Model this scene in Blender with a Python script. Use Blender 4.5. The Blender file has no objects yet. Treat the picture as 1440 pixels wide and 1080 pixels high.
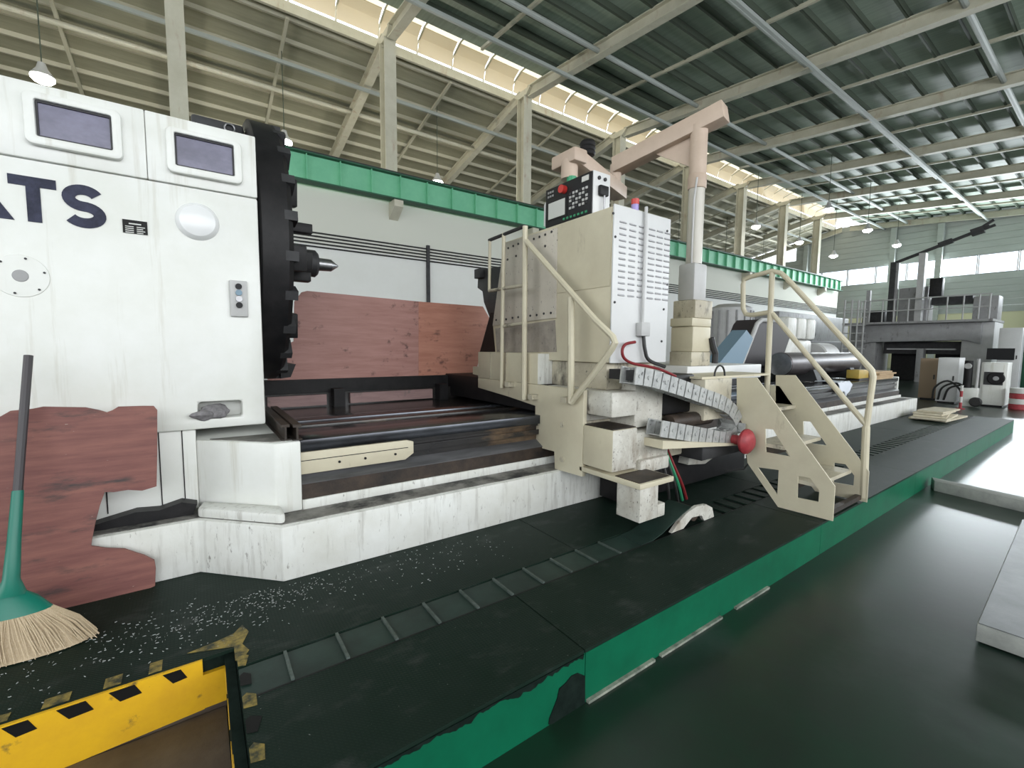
import bpy, bmesh, math, random
from mathutils import Vector, Matrix
from math import sin, cos, radians, pi
random.seed(7)
S = bpy.context.scene
COL = S.collection
# ------------------------------------------------------------------ camera
F = 624.6; YAW, PITCH, ROLL = radians(54.6), radians(-4.75), radians(.5)
CAM = Vector((0, 0, 1.51))
fw = Vector((cos(YAW)*cos(PITCH), sin(YAW)*cos(PITCH), sin(PITCH)))
rt = Vector((sin(YAW), -cos(YAW), 0)); up = rt.cross(fw)
rt, up = rt*cos(ROLL)+up*sin(ROLL), -rt*sin(ROLL)+up*cos(ROLL)
cd = bpy.data.cameras.new('camera'); cam = bpy.data.objects.new('camera', cd); COL.objects.link(cam)
cd.sensor_width = 36; cd.lens = F/1440*36; cd.clip_end = 300; cd.clip_start = .05
cam.matrix_world = Matrix(((rt.x, up.x, -fw.x, CAM.x), (rt.y, up.y, -fw.y, CAM.y), (rt.z, up.z, -fw.z, CAM.z), (0, 0, 0, 1)))
S.camera = cam
def P(px, py, X=None, Y=None, Z=None):
    d = fw+rt*((px-720)/F)+up*((540-py)/F)
    i, v = (0, X) if X is not None else (1, Y) if Y is not None else (2, Z)
    return CAM+d*((v-CAM[i])/d[i])
# ------------------------------------------------------------------ world, light, exposure
S.view_settings.view_transform = 'Standard'; S.view_settings.look = 'None'
S.view_settings.exposure = 0.0; S.view_settings.gamma = 1.0; S.view_settings.use_curve_mapping = False
S.cycles.use_denoising = True; S.cycles.max_bounces = 8; S.cycles.diffuse_bounces = 5
S.cycles.glossy_bounces = 3; S.cycles.transmission_bounces = 4; S.cycles.transparent_max_bounces = 6
S.cycles.sample_clamp_indirect = 6; S.cycles.caustics_reflective = False; S.cycles.caustics_refractive = False
W = bpy.data.worlds.new('sky'); S.world = W; W.use_nodes = True
W.node_tree.nodes['Background'].inputs[0].default_value = (.88, .94, 1, 1)
W.node_tree.nodes['Background'].inputs[1].default_value = 3.2
def area(name, loc, rot, sx, sy, power, col):
    l = bpy.data.lights.new(name, 'AREA'); l.shape = 'RECTANGLE'; l.size = sx; l.size_y = sy; l.energy = power; l.color = col
    o = bpy.data.objects.new(name, l); COL.objects.link(o); o.location = loc; o.rotation_euler = rot
    return o
# fills added as daylight from unseen windows behind the camera and near gable
area('side_fill_light', (5, -8.7, 4.6), (radians(90), 0, 0), 28, 5.0, 1150, (1, .985, .955))
area('gable_fill_light', (-11.6, 4, 5.0), (radians(90), 0, radians(-90)), 18, 5.0, 520, (1, .97, .9))
area('far_window_daylight', (47.8, 4.5, 8.0), (radians(90), 0, radians(90)), 28, 1.4, 5200, (.88, .95, 1))

# ------------------------------------------------------------------ materials
def mat(name, c, rough=.55, metal=0, c2=None, scale=6, amt=.17, grime=None, gscale=3, glow=.55, ghigh=.72, stretch=(1, 1, 1), bump=0, bscale=80, spec=.5, detail=5, trans=0):
    m = bpy.data.materials.new(name); m.use_nodes = True; nt = m.node_tree; N = nt.nodes; L = nt.links
    b = N['Principled BSDF']; b.inputs['Roughness'].default_value = rough; b.inputs['Metallic'].default_value = metal
    b.inputs['Specular IOR Level'].default_value = spec
    tc = N.new('ShaderNodeNewGeometry')
    def noise(sc, st=(1, 1, 1), det=5):
        mp = N.new('ShaderNodeMapping'); mp.inputs['Scale'].default_value = st; L.new(tc.outputs['Position'], mp.inputs['Vector'])
        n = N.new('ShaderNodeTexNoise'); n.inputs['Scale'].default_value = sc; n.inputs['Detail'].default_value = det; n.inputs['Roughness'].default_value = .65
        L.new(mp.outputs[0], n.inputs['Vector']); return n.outputs['Fac']
    def ramp(sock, a, z):
        r = N.new('ShaderNodeMapRange'); r.inputs[1].default_value = a; r.inputs[2].default_value = z
        L.new(sock, r.inputs[0]); return r.outputs[0]
    def mix(f, a, bb):
        x = N.new('ShaderNodeMix'); x.data_type = 'RGBA'
        if isinstance(f, float): x.inputs[0].default_value = f
        else: L.new(f, x.inputs[0])
        for i, v in ((6, a), (7, bb)):
            if isinstance(v, tuple): x.inputs[i].default_value = (*v, 1)
            else: L.new(v, x.inputs[i])
        return x.outputs[2]
    out = tuple(c)
    if c2: out = mix(ramp(noise(scale, stretch, detail), .5-amt, .5+amt), tuple(c), tuple(c2))
    if grime:
        for g in (grime if isinstance(grime, list) else [grime]):
            gc, gs, gst, lo, hi = g
            out = mix(ramp(noise(gs, gst, 7), .5+(lo-.5)*.7, .5+(hi-.5)*.72), out, tuple(gc))
    if isinstance(out, tuple): b.inputs['Base Color'].default_value = (*out, 1)
    else: L.new(out, b.inputs['Base Color'])
    if bump:
        bp = N.new('ShaderNodeBump'); bp.inputs['Strength'].default_value = bump; bp.inputs['Distance'].default_value = .01
        L.new(noise(bscale, stretch), bp.inputs['Height']); L.new(bp.outputs[0], b.inputs['Normal'])
    if trans:
        t = N.new('ShaderNodeBsdfTranslucent')
        if isinstance(out, tuple): t.inputs[0].default_value = (*out, 1)
        else: L.new(out, t.inputs[0])
        ms = N.new('ShaderNodeMixShader'); ms.inputs[0].default_value = trans
        L.new(b.outputs[0], ms.inputs[1]); L.new(t.outputs[0], ms.inputs[2]); L.new(ms.outputs[0], N['Material Output'].inputs[0])
    return m
def emit(name, c, s):
    m = bpy.data.materials.new(name); m.use_nodes = True; b = m.node_tree.nodes['Principled BSDF']
    b.inputs['Base Color'].default_value = (*c, 1); b.inputs['Emission Color'].default_value = (*c, 1); b.inputs['Emission Strength'].default_value = s
    return m
drip = ((.50, .48, .41), 9, (1, 1, .06), .58, .84)
soot = ((.10, .10, .09), 5, (1, 1, 1), .66, .80)
spec_dirt = ((.12, .11, .10), 38, (1, 1, .6), .66, .74)
M = {}
M['white'] = mat('white_machine_paint', (.76, .77, .75), .38, c2=(.69, .70, .66), scale=2.5, grime=[drip], bump=.03)
M['white_dirty'] = mat('dirty_white_paint', (.72, .73, .71), .5, c2=(.61, .61, .57), scale=3, grime=[((.40, .39, .36), 22, (1, 1, .10), .52, .85), ((.24, .23, .21), 40, (1, 1, .35), .66, .80)], bump=.08)
M['carr_dirty'] = mat('grimy_carriage_paint', (.62, .61, .56), .5, c2=(.46, .44, .39), scale=7, grime=[((.24, .19, .14), 6, (1, 1, .4), .55, .82), ((.07, .055, .045), 11, (1, 1, .45), .64, .82), ((.10, .08, .07), 60, (1, 1, .8), .64, .76)], bump=.12)
M['cream'] = mat('cream_machine_paint', (.61, .565, .43), .5, c2=(.54, .49, .37), scale=3, grime=[((.30, .25, .18), 7, (1, 1, .3), .66, .88)], bump=.05)
M['cream_dirty'] = mat('oily_cream_paint', (.56, .52, .41), .5, c2=(.40, .36, .28), scale=4, grime=[spec_dirt, ((.13, .12, .10), 6, (1, 1, .5), .58, .75)], bump=.1)
M['cab_white'] = mat('cabinet_white_paint', (.66, .665, .67), .42, c2=(.61, .615, .62), scale=2)
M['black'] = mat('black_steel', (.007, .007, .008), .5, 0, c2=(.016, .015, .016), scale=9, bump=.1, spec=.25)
M['oil'] = mat('oily_bed_iron', (.010, .010, .012), .22, 0, c2=(.03, .027, .025), scale=4, grime=[((.12, .08, .05), 3, (.4, 2, 1), .62, .76)], stretch=(.4, 3, 1), bump=.06)
M['way'] = mat('ground_bedway_steel', (.13, .14, .16), .2, .8, c2=(.03, .03, .034), scale=3, stretch=(.3, 4, 1), bump=.03)
M['slide'] = mat('dull_slide_iron', (.13, .13, .138), .38, 0, c2=(.05, .05, .052), scale=4, stretch=(.4, 3, 1))
M['rust'] = mat('rusty_step_iron', (.055, .038, .028), .5, 0, c2=(.014, .012, .011), scale=7, bump=.2, spec=.4)
M['steel'] = mat('bare_steel', (.32, .32, .33), .32, .9, c2=(.22, .22, .23), scale=8)
M['grey'] = mat('grey_machine_paint', (.34, .34, .35), .5, c2=(.28, .28, .28), scale=3, grime=[((.12, .11, .11), 5, (1, 1, .4), .6, .8)])
M['greylt'] = mat('light_grey_paint', (.50, .50, .50), .5, c2=(.42, .42, .42), scale=3)
M['dkgrey'] = mat('dark_grey_iron', (.05, .05, .053), .55, 0, c2=(.028, .028, .03), scale=5, spec=.3)
M['ply'] = mat('red_film_plywood', (.47, .25, .22), .55, c2=(.37, .18, .155), scale=5, stretch=(.5, .5, 5), grime=[((.11, .055, .05), 7, (1, 1, 1.2), .64, .80)], bump=.05)
M['ply_old'] = mat('worn_red_plywood', (.25, .105, .085), .6, c2=(.16, .06, .055), scale=5, stretch=(.6, .6, 6), grime=[((.055, .04, .04), 5, (.6, .6, 2.5), .58, .78), ((.42, .36, .32), 30, (1, 1, 3), .74, .78)], bump=.1)
M['plyboard'] = mat('pinkish_board', (.34, .22, .21), .6, c2=(.24, .15, .15), scale=8, stretch=(.5, 1, 4), grime=[soot])
M['wood'] = mat('raw_wood', (.50, .36, .21), .7, c2=(.36, .24, .13), scale=9, stretch=(.3, 4, 3))
M['green'] = mat('green_fascia_paint', (.003, .118, .058), .5, spec=.15, c2=(.0025, .085, .042), scale=3, grime=[((.012, .03, .02), 5, (1, 1, 1), .76, .84)], bump=.03)
M['greenbeam'] = mat('green_crane_paint', (.21, .58, .36), .5, c2=(.17, .51, .31), scale=2)
M['greendk'] = mat('dark_green_flange', (.02, .10, .055), .6)
def checker(name, c, c2, rough):
    m = mat(name, c, rough, c2=c2, scale=5, amt=.3, spec=.14, grime=[((.030, .038, .034), 5, (1, 1.6, 1), .58, .80), ((.34, .35, .34), 70, (1, 1, 1), .78, .82)])
    nt = m.node_tree; N = nt.nodes; L = nt.links; b = N['Principled BSDF']
    g = N.new('ShaderNodeNewGeometry'); mp = N.new('ShaderNodeMapping'); mp.inputs['Scale'].default_value = (26, 26, 26); mp.inputs['Rotation'].default_value = (0, 0, radians(45))
    L.new(g.outputs['Position'], mp.inputs[0])
    br = N.new('ShaderNodeTexBrick'); br.offset = .5; br.inputs['Scale'].default_value = 1; br.inputs['Mortar Size'].default_value = .16; br.inputs['Mortar Smooth'].default_value = .6
    br.inputs['Color1'].default_value = br.inputs['Color2'].default_value = (1, 1, 1, 1); br.inputs['Mortar'].default_value = (0, 0, 0, 1)
    L.new(mp.outputs[0], br.inputs['Vector'])
    bp = N.new('ShaderNodeBump'); bp.inputs['Strength'].default_value = .35; bp.inputs['Distance'].default_value = .003
    L.new(br.outputs['Color'], bp.inputs['Height']); L.new(bp.outputs[0], b.inputs['Normal'])
    return m
M['checker'] = checker('dark_green_checker_plate', (.005, .0155, .010), (.012, .022, .017), .5)
M['belt'] = mat('dark_green_track_cover', (.022, .044, .036), .45, spec=.35, c2=(.012, .024, .02), scale=6, bump=.05)
M['floor'] = mat('glossy_green_floor_paint', (.007, .030, .016), .29, c2=(.010, .017, .013), scale=1.2, grime=[((.050, .058, .060), .55, (1, 1, 1), .53, .85), ((.012, .018, .016), 2.6, (1, 1, 1), .52, .8), ((.10, .11, .11), 60, (1, 1, 1), .80, .84)], bump=.05, bscale=7, spec=.6)  # wide pale patches are wear, and brighten the colour where reflections fall short
M['yellow'] = mat('yellow_hazard_paint', (.72, .42, .012), .45, c2=(.60, .33, .015), scale=5, grime=[((.10, .07, .03), 8, (1, 1, 1), .66, .78)])
M['fadedtape'] = mat('faded_yellow_tape', (.30, .22, .05), .6, c2=(.03, .035, .02), scale=22, amt=.12)
M['hazblack'] = mat('black_hazard_tape', (.006, .006, .006), .5, spec=.2)
M['peel'] = mat('peeled_dark_patch', (.004, .009, .007), .85, spec=.08, c2=(.010, .018, .015), scale=20)
M['caulk'] = mat('pale_caulk', (.34, .36, .30), .7, c2=(.10, .12, .10), scale=14)
M['brownboard'] = mat('brown_oiled_plate', (.10, .075, .055), .5, c2=(.055, .04, .03), scale=6, stretch=(1, 1, 3), bump=.08)
M['wall'] = mat('white_plaster', (.80, .81, .79), .8, c2=(.75, .76, .73), scale=.6)
M['wallgrey'] = mat('grey_green_cladding', (.42, .45, .43), .6, c2=(.36, .39, .37), scale=.5, stretch=(1, 1, 8))
M['wallcream'] = mat('pale_yellow_wall', (.66, .65, .44), .8)
M['roof'] = mat('green_roof_sheet', (.38, .46, .375), .55, c2=(.29, .36, .29), scale=1.3, stretch=(8, .4, 1))
M['roofaisle'] = mat('lamplit_roof_sheet', (.33, .32, .235), .6, c2=(.26, .255, .185), scale=1.3, stretch=(.5, 4, 1))  # olive tint puts the warm lamp light of the aisle into the colour
M['frame'] = mat('cream_steel_frame', (.58, .56, .46), .55, c2=(.50, .48, .38), scale=2, grime=[((.42, .33, .24), 3, (1, 1, .3), .62, .8)])
M['purlin'] = mat('dark_shaded_purlin', (.085, .105, .08), .6, spec=.25)  # darkened so the shaded purlin sides are in the colour
M['purlinlt'] = mat('cream_purlin', (.50, .48, .38), .55)
M['galv'] = mat('galvanised_pipe', (.36, .39, .37), .5)
M['sky_panel'] = mat('cream_translucent_panel', (.82, .74, .60), .6, trans=.35)
M['clear_panel'] = None
M['navy'] = mat('navy_letter_paint', (.008, .010, .028), .5, c2=(.03, .034, .07), scale=18, amt=.15, spec=.25)
M['plate_black'] = mat('black_nameplate', (.006, .006, .006), .5, spec=.2)
M['print'] = mat('pale_print', (.62, .62, .60), .6)
M['glasspane'] = mat('violet_tinted_pane', (.075, .073, .12), .18, c2=(.17, .165, .25), scale=3.5, stretch=(1, 1, 1.5), spec=.4)
M['cap'] = mat('glossy_white_cap', (.74, .75, .76), .22)
M['red'] = mat('red_plastic', (.50, .035, .03), .35)
M['red2'] = mat('faded_red_paint', (.42, .05, .06), .5, c2=(.28, .03, .04), scale=20)
M['violet'] = mat('violet_lens', (.30, .24, .55), .3)
M['greenbtn'] = mat('green_button', (.03, .25, .12), .4)
M['panelblk'] = mat('black_control_panel', (.014, .014, .016), .5, spec=.25)
M['screen'] = mat('pale_blank_screen', (.56, .57, .55), .25)
M['polepaint'] = mat('aged_pole_paint', (.52, .50, .45), .3, c2=(.45, .42, .37), scale=4, stretch=(1, 1, .3))
M['pink'] = mat('pinkish_beige_paint', (.52, .41, .33), .5, c2=(.44, .34, .27), scale=3)
M['hosered'] = mat('red_hose', (.20, .018, .022), .5, spec=.3)
M['hoseblk'] = mat('black_hose', (.02, .02, .02), .5)
M['blue'] = mat('grey_blue_sheet', (.17, .26, .34), .5)
M['ochre'] = mat('ochre_paint', (.50, .33, .06), .5, c2=(.40, .30, .07), scale=8)
M['cloth'] = mat('white_rag_cloth', (.70, .74, .82), .9)
M['ragcloth'] = mat('dirty_grey_rag', (.12, .115, .12), .95, c2=(.25, .24, .25), scale=30)
M['broomgreen'] = mat('green_broom_plastic', (.0, .15, .105), .4)
M['broomdark'] = mat('dark_broom_pole', (.045, .04, .045), .5)
M['bristle'] = mat('straw_bristles', (.58, .47, .33), .8, c2=(.42, .32, .20), scale=40, stretch=(8, 8, .6))
M['card'] = mat('pale_cardboard', (.62, .58, .47), .8, c2=(.48, .42, .30), scale=9)
M['plateiron'] = mat('planed_iron_plate', (.20, .205, .215), .38, .35, c2=(.13, .135, .14), scale=4, bump=.05)
M['plateside'] = mat('chalky_plate_side', (.40, .41, .39), .7, c2=(.25, .26, .25), scale=6)
M['lampglow'] = emit('lamp_glow', (1, .98, .92), 40)
M['lampbody'] = mat('lamp_body', (.5, .5, .5), .4)
g = bpy.data.materials.new('window_glass'); g.use_nodes = True; nt = g.node_tree
t_ = nt.nodes.new('ShaderNodeBsdfTransparent'); t_.inputs[0].default_value = (.93, .96, .98, 1); gl = nt.nodes.new('ShaderNodeBsdfGlossy'); gl.inputs['Roughness'].default_value = .1
mx = nt.nodes.new('ShaderNodeMixShader'); mx.inputs[0].default_value = .08
nt.links.new(t_.outputs[0], mx.inputs[1]); nt.links.new(gl.outputs[0], mx.inputs[2]); nt.links.new(mx.outputs[0], nt.nodes['Material Output'].inputs[0]); M['glass'] = g
g2 = g.copy(); g2.name = 'clear_roof_sheet'
for n_ in g2.node_tree.nodes:
    if n_.type == 'BSDF_TRANSPARENT': n_.inputs[0].default_value = (.72, .68, .58, 1)
M['clear_panel'] = g2

# ------------------------------------------------------------------ mesh helpers
def crom(pts, n=5):
    pts = [Vector(p) for p in pts]; q = [pts[0]*2-pts[1]]+pts+[pts[-1]*2-pts[-2]]; o = []
    for i in range(1, len(q)-2):
        a, b, c, d = q[i-1:i+3]
        for k in range(n):
            t = k/n; o.append(.5*((2*b)+(c-a)*t+(2*a-5*b+4*c-d)*t*t+(3*b-a-3*c+d)*t**3))
    return o+[pts[-1]]
class MB:
    def __init__(s): s.bm = bmesh.new()
    def _faces(s, vs, fs):
        v = [s.bm.verts.new(p) for p in vs]
        for f in fs:
            try: s.bm.faces.new([v[i] for i in f])
            except ValueError: pass
        return s
    def box(s, x0, x1, y0, y1, z0, z1):
        if x0 > x1: x0, x1 = x1, x0
        if y0 > y1: y0, y1 = y1, y0
        if z0 > z1: z0, z1 = z1, z0
        return s._faces([(x, y, z) for z in (z0, z1) for y in (y0, y1) for x in (x0, x1)],
                        [(0, 2, 3, 1), (4, 5, 7, 6), (0, 1, 5, 4), (2, 6, 7, 3), (0, 4, 6, 2), (1, 3, 7, 5)])
    def prism(s, pts, axis, a, b):
        f = {'x': lambda p, t: (t, p[0], p[1]), 'y': lambda p, t: (p[0], t, p[1]), 'z': lambda p, t: (p[0], p[1], t)}[axis]
        n = len(pts)
        return s._faces([f(p, a) for p in pts]+[f(p, b) for p in pts],
                        [tuple(range(n))[::-1], tuple(range(n, 2*n))]+[(i, (i+1) % n, n+(i+1) % n, n+i) for i in range(n)])
    def holed(s, outer, holes, axis, a, b):
        f = {'x': lambda p, t: (t, p[0], p[1]), 'y': lambda p, t: (p[0], t, p[1]), 'z': lambda p, t: (p[0], p[1], t)}[axis]
        es = []
        for lp in [outer]+holes:
            v = [s.bm.verts.new(f(p, a)) for p in lp]
            es += [s.bm.edges.new((v[i], v[(i+1) % len(v)])) for i in range(len(v))]
        r = bmesh.ops.triangle_fill(s.bm, edges=es, use_beauty=True)
        fs = [e for e in r['geom'] if isinstance(e, bmesh.types.BMFace)]
        x = bmesh.ops.extrude_face_region(s.bm, geom=fs)
        d = Vector(f((0, 0), b))-Vector(f((0, 0), a))
        bmesh.ops.translate(s.bm, verts=[e for e in x['geom'] if isinstance(e, bmesh.types.BMVert)], vec=d)
        return s
    def beam(s, p0, p1, w, h, ref=(0, 0, 1)):
        p0 = Vector(p0); p1 = Vector(p1); d = (p1-p0).normalized(); r = Vector(ref)
        if abs(d.dot(r)) > .95: r = Vector((0, 1, 0))
        sx = d.cross(r).normalized(); sy = sx.cross(d)
        vs = [p+sx*(a*w/2)+sy*(b*h/2) for p in (p0, p1) for a, b in ((-1, -1), (1, -1), (1, 1), (-1, 1))]
        return s._faces(vs, [(3, 2, 1, 0), (4, 5, 6, 7), (0, 1, 5, 4), (1, 2, 6, 5), (2, 3, 7, 6), (3, 0, 4, 7)])
    def tube(s, pts, r, n=8, rs=None, cap=True):
        pts = [Vector(p) for p in pts]; rings = []; ref = None
        for i, p in enumerate(pts):
            d = (pts[min(i+1, len(pts)-1)]-pts[max(i-1, 0)]).normalized()
            if ref is None: ref = Vector((0, 0, 1)) if abs(d.z) < .9 else Vector((0, 1, 0))
            a = d.cross(ref).normalized(); ref = a.cross(d); b = ref
            q = rs[i] if rs else r
            rings.append([s.bm.verts.new(p+a*(q*cos(2*pi*k/n))+b*(q*sin(2*pi*k/n))) for k in range(n)])
        for A, B in zip(rings, rings[1:]):
            for k in range(n): s.bm.faces.new((A[k], A[(k+1) % n], B[(k+1) % n], B[k]))
        if cap: s.bm.faces.new(rings[0][::-1]); s.bm.faces.new(rings[-1])
        return s
    def cyl(s, p0, p1, r, n=20, r2=None): return s.tube([p0, p1], r, n, rs=[r, r if r2 is None else r2])
    def revolve(s, prof, c, axis='x', n=32):
        c = Vector(c); rings = []
        for h, r in prof:
            ring = []
            for k in range(n):
                a, b = r*cos(2*pi*k/n), r*sin(2*pi*k/n)
                o = {'x': (h, a, b), 'y': (a, h, b), 'z': (a, b, h)}[axis]
                ring.append(s.bm.verts.new(c+Vector(o)))
            rings.append(ring)
        for A, B in zip(rings, rings[1:]):
            for k in range(n): s.bm.faces.new((A[k], A[(k+1) % n], B[(k+1) % n], B[k]))
        s.bm.faces.new(rings[0][::-1]); s.bm.faces.new(rings[-1]); return s
    def blob(s, c, r, seed=0, amp=.3, sub=3):
        rnd = random.Random(seed); d = [(Vector((rnd.uniform(-1, 1), rnd.uniform(-1, 1), rnd.uniform(-1, 1))).normalized(), rnd.uniform(-1, 1)) for _ in range(14)]
        q = bmesh.ops.create_icosphere(s.bm, subdivisions=sub, radius=1)
        for v in q['verts']:
            n = v.co.normalized(); k = 1+amp*sum(w*max(0, n.dot(u))**6 for u, w in d)
            v.co = Vector(c)+Vector((n.x*r[0], n.y*r[1], n.z*r[2]))*k
        return s
    def build(s, name, m, parent=None, bevel=0, kind=None, label=None, base=True):
        bm = s.bm
        bmesh.ops.recalc_face_normals(bm, faces=bm.faces[:])
        if bevel:
            es = [e for e in bm.edges if len(e.link_faces) == 2 and e.calc_face_angle(0) > .5]
            bmesh.ops.bevel(bm, geom=es, offset=bevel, segments=2, profile=.5, affect='EDGES', clamp_overlap=True)
        vs = bm.verts
        lo = [min(v.co[i] for v in vs) for i in range(3)]; hi = [max(v.co[i] for v in vs) for i in range(3)]
        o0 = Vector(((lo[0]+hi[0])/2, (lo[1]+hi[1])/2, lo[2]))
        for v in vs: v.co -= o0
        me = bpy.data.meshes.new(name); bm.to_mesh(me); bm.free()
        me.shade_smooth(); me.set_sharp_from_angle(angle=radians(32))
        me.materials.append(M[m] if isinstance(m, str) else m)
        ob = bpy.data.objects.new(name, me); COL.objects.link(ob); ob.location = o0
        if parent: put(ob, parent)
        if kind: ob['kind'] = kind
        if label: ob['label'] = label
        return ob
WP = {}
def wpos(o):
    v = Vector(o.location)
    return v if o.parent is None else v+wpos(o.parent)
def put(ob, parent):
    ob.location = Vector(ob.location)-wpos(parent); ob.parent = parent
def tag(o, label, cat, group=None):
    o['label'] = label; o['category'] = cat
    if group: o['group'] = group
    return o
def thing(name, loc, label, cat, group=None):
    o = bpy.data.objects.new(name, None); o.empty_display_size = .1; COL.objects.link(o); o.location = loc
    return tag(o, label, cat, group)
def struct(o): o['kind'] = 'structure'; return o
def share(o, loc, parent=None):
    c = o.copy(); COL.objects.link(c); c.parent = None; c.location = loc
    if parent: put(c, parent)
    return c
def copy_tree(o, loc):
    c = o.copy(); COL.objects.link(c); c.location = loc
    def rec(a, b):
        for ch in list(a.children):
            if ch.name.startswith('__'): continue
            d = ch.copy(); COL.objects.link(d); d.parent = b; rec(ch, d)
    rec(o, c); return c
def rrect(x0, x1, z0, z1, r, n=5):
    pts = []
    for cx, cz, a in ((x1-r, z0+r, -90), (x1-r, z1-r, 0), (x0+r, z1-r, 90), (x0+r, z0+r, 180)):
        pts += [(cx+r*cos(radians(a+90*k/n)), cz+r*sin(radians(a+90*k/n))) for k in range(n+1)]
    return pts
def circ(cx, cz, r, n=24): return [(cx+r*cos(2*pi*k/n), cz+r*sin(2*pi*k/n)) for k in range(n)]
def xz(px, py, Y): p = P(px, py, Y=Y); return (p.x, p.z)
def yz(px, py, X): p = P(px, py, X=X); return (p.y, p.z)

# ================================================================== THE HALL
X0, X1, YR, YL = -12, 48, -9, 28
def zroof(y): return 12.55-.09*(14.9-y) if y < 15.9 else 12.5-.2*(y-16.9)
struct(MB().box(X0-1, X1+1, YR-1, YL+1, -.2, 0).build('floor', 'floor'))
ceil = thing('ceiling', (0, 16, 12), 'green steel roof of the hall on cream rafters and purlins', 'ceiling'); del ceil['category']; struct(ceil)
# roof sheets, one strip per bay
for i in range(10):
    xa = -12.1+6*i; xb = min(xa+6, 48)
    for ya, yb, m in ((YR, 14.1, 'roof'), (16.9, YL, 'roofaisle')):
        MB().prism([(ya, zroof(ya)), (yb, zroof(yb)), (yb, zroof(yb)+.06), (ya, zroof(ya)+.06)], 'x', xa+.006, xb-.006).build('roof_panel', m, ceil)
    MB().prism([(14.25, 12.50), (14.95, 12.56), (14.95, 12.60), (14.25, 12.54)], 'x', xa+.006, xb-.006).build('ridge_flashing', 'roof', ceil)
    # ridge monitor: cream cap with a clear near strip, open slit on the far side
    for k in range(4):
        a = xa+1.5*k+.03; b = min(a+1.44, 48)
        MB().prism([(14.75, 12.95), (15.25, 13.28), (15.7, 13.42), (16.38, 13.40), (16.38, 13.43), (15.7, 13.45), (15.25, 13.31), (14.75, 12.98)], 'x', a, b).build('clear_strip', 'clear_panel', ceil)
        MB().prism([(16.38, 13.40), (16.72, 13.22), (16.88, 12.76), (16.91, 12.77), (16.75, 13.25), (16.38, 13.43)], 'x', a, b).build('monitor_panel', 'sky_panel', ceil)
        MB().tube([(a, 14.75, 12.9), (a, 15.15, 13.2), (a, 15.6, 13.37), (a, 16.2, 13.37), (a, 16.95, 13.1), (a, 17.0, 12.5)], .035, 6).build('monitor_rib', 'purlinlt', ceil)
    MB().box(xa, xb, 16.8, 16.9, 12.3, 12.62).build('monitor_curb', 'frame', ceil)
    MB().box(xa, xb, 14.7, 14.76, 12.62, 12.93).build('monitor_curb', 'clear_panel', ceil)
def zsec(name, y, m, w=.07, h=.2, off=.0):
    z = zroof(y)-off
    MB().box(X0, X1, y-.012, y+.012, z-h, z).box(X0, X1, y, y+w, z-h, z-h+.02).build(name, m, ceil)
y = 13.9
while y > YR: zsec('purlin', y, 'purlin', h=.22); y -= .92
y = 17.2
while y < YL: zsec('purlin', y, 'purlinlt', h=.15); y += .92  # aisle purlins take the paler colour, as lit by bounce
COLX = [-.1+6*i for i in range(-2, 8)]
for x in COLX+[47.6]:
    for ya, yb in ((YR, 15.6), (16.2, YL)):
        za, zb = zroof(min(ya, 15.8)) if ya < 15.9 else 12.5-.2*(ya-16.9), zroof(yb) if yb > 16 else zroof(15.6)
        d0, d1 = .22, .22
        MB().prism([(ya, za-.2), (yb, zb-.2), (yb, zb-.2-.04), (ya, za-.2-.04)], 'x', x-.15, x+.15)\
            .prism([(ya, za-.24), (yb, zb-.24), (yb, zb-.6), (ya, za-.6)], 'x', x-.02, x+.02)\
            .prism([(ya, za-.6), (yb, zb-.6), (yb, zb-.64), (ya, za-.64)], 'x', x-.15, x+.15).build('rafter', 'frame', ceil)
    if x < 45:
        for ya, yb in ((YR, 14.6), (17.0, YL)):
            MB().beam((x+3, ya, zroof(ya)-.25), (x+3, yb, zroof(yb)-.25), .1, .1).build('sag_bar', 'purlinlt', ceil)
for y in (-.6, 3.5, 7.5, 11.7, 20.2, 24.2):
    MB().tube([(X0, y, zroof(y)-.42), (X1, y, zroof(y)-.42)], .085, 10).build('strut_pipe', 'galv' if y < 16 else 'frame', ceil)
for y, dz in ((7.15, .75), (18.2, .8), (13.2, .7)):
    MB().beam((X0, y, zroof(y)-dz), (X1, y, zroof(y)-dz), .09, .12).build('cable_tray', 'galv', ceil)
# bracing rods
for x in (11.9, 35.9, 41.9):
    MB().tube([(x, 16.2, 12.0), (x+3, 20.2, zroof(20.2)-.7)], .025, 6).build('brace_rod', 'purlinlt', ceil)
# steel columns on the ridge line
cb = MB(); 
w_, d_ = .21, .25
cb.box(-w_, w_, -d_, -d_+.03, 0, 12.1).box(-w_, w_, d_-.03, d_, 0, 12.1).box(-.015, .015, -d_+.03, d_-.03, 0, 12.1)
shaft = cb.build('shaft', 'frame'); cap_ = MB().prism([(-.55, 12.3), (-.3, 12.1), (.3, 12.1), (.55, 12.3), (.55, 12.35), (-.55, 12.35)], 'x', -.15, .15).build('cap_plate', 'frame')
brk = MB().prism([(-.3, 6.52), (-.9, 6.52), (-.9, 6.30), (-.36, 5.95), (-.3, 5.95)], 'x', -.16, .16).build('crane_bracket', 'frame')
cbase = thing('steel_column', (0, 0, 0), 'tall cream steel column rising past the green crane beam to the roof ridge', 'column', 'ridge columns along the white wall')
for o in (shaft, cap_, brk): put(o, cbase)
cbase.location = (COLX[2], 16, 0)
for x in COLX[3:]: copy_tree(cbase, (x, 16, 0))
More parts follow.
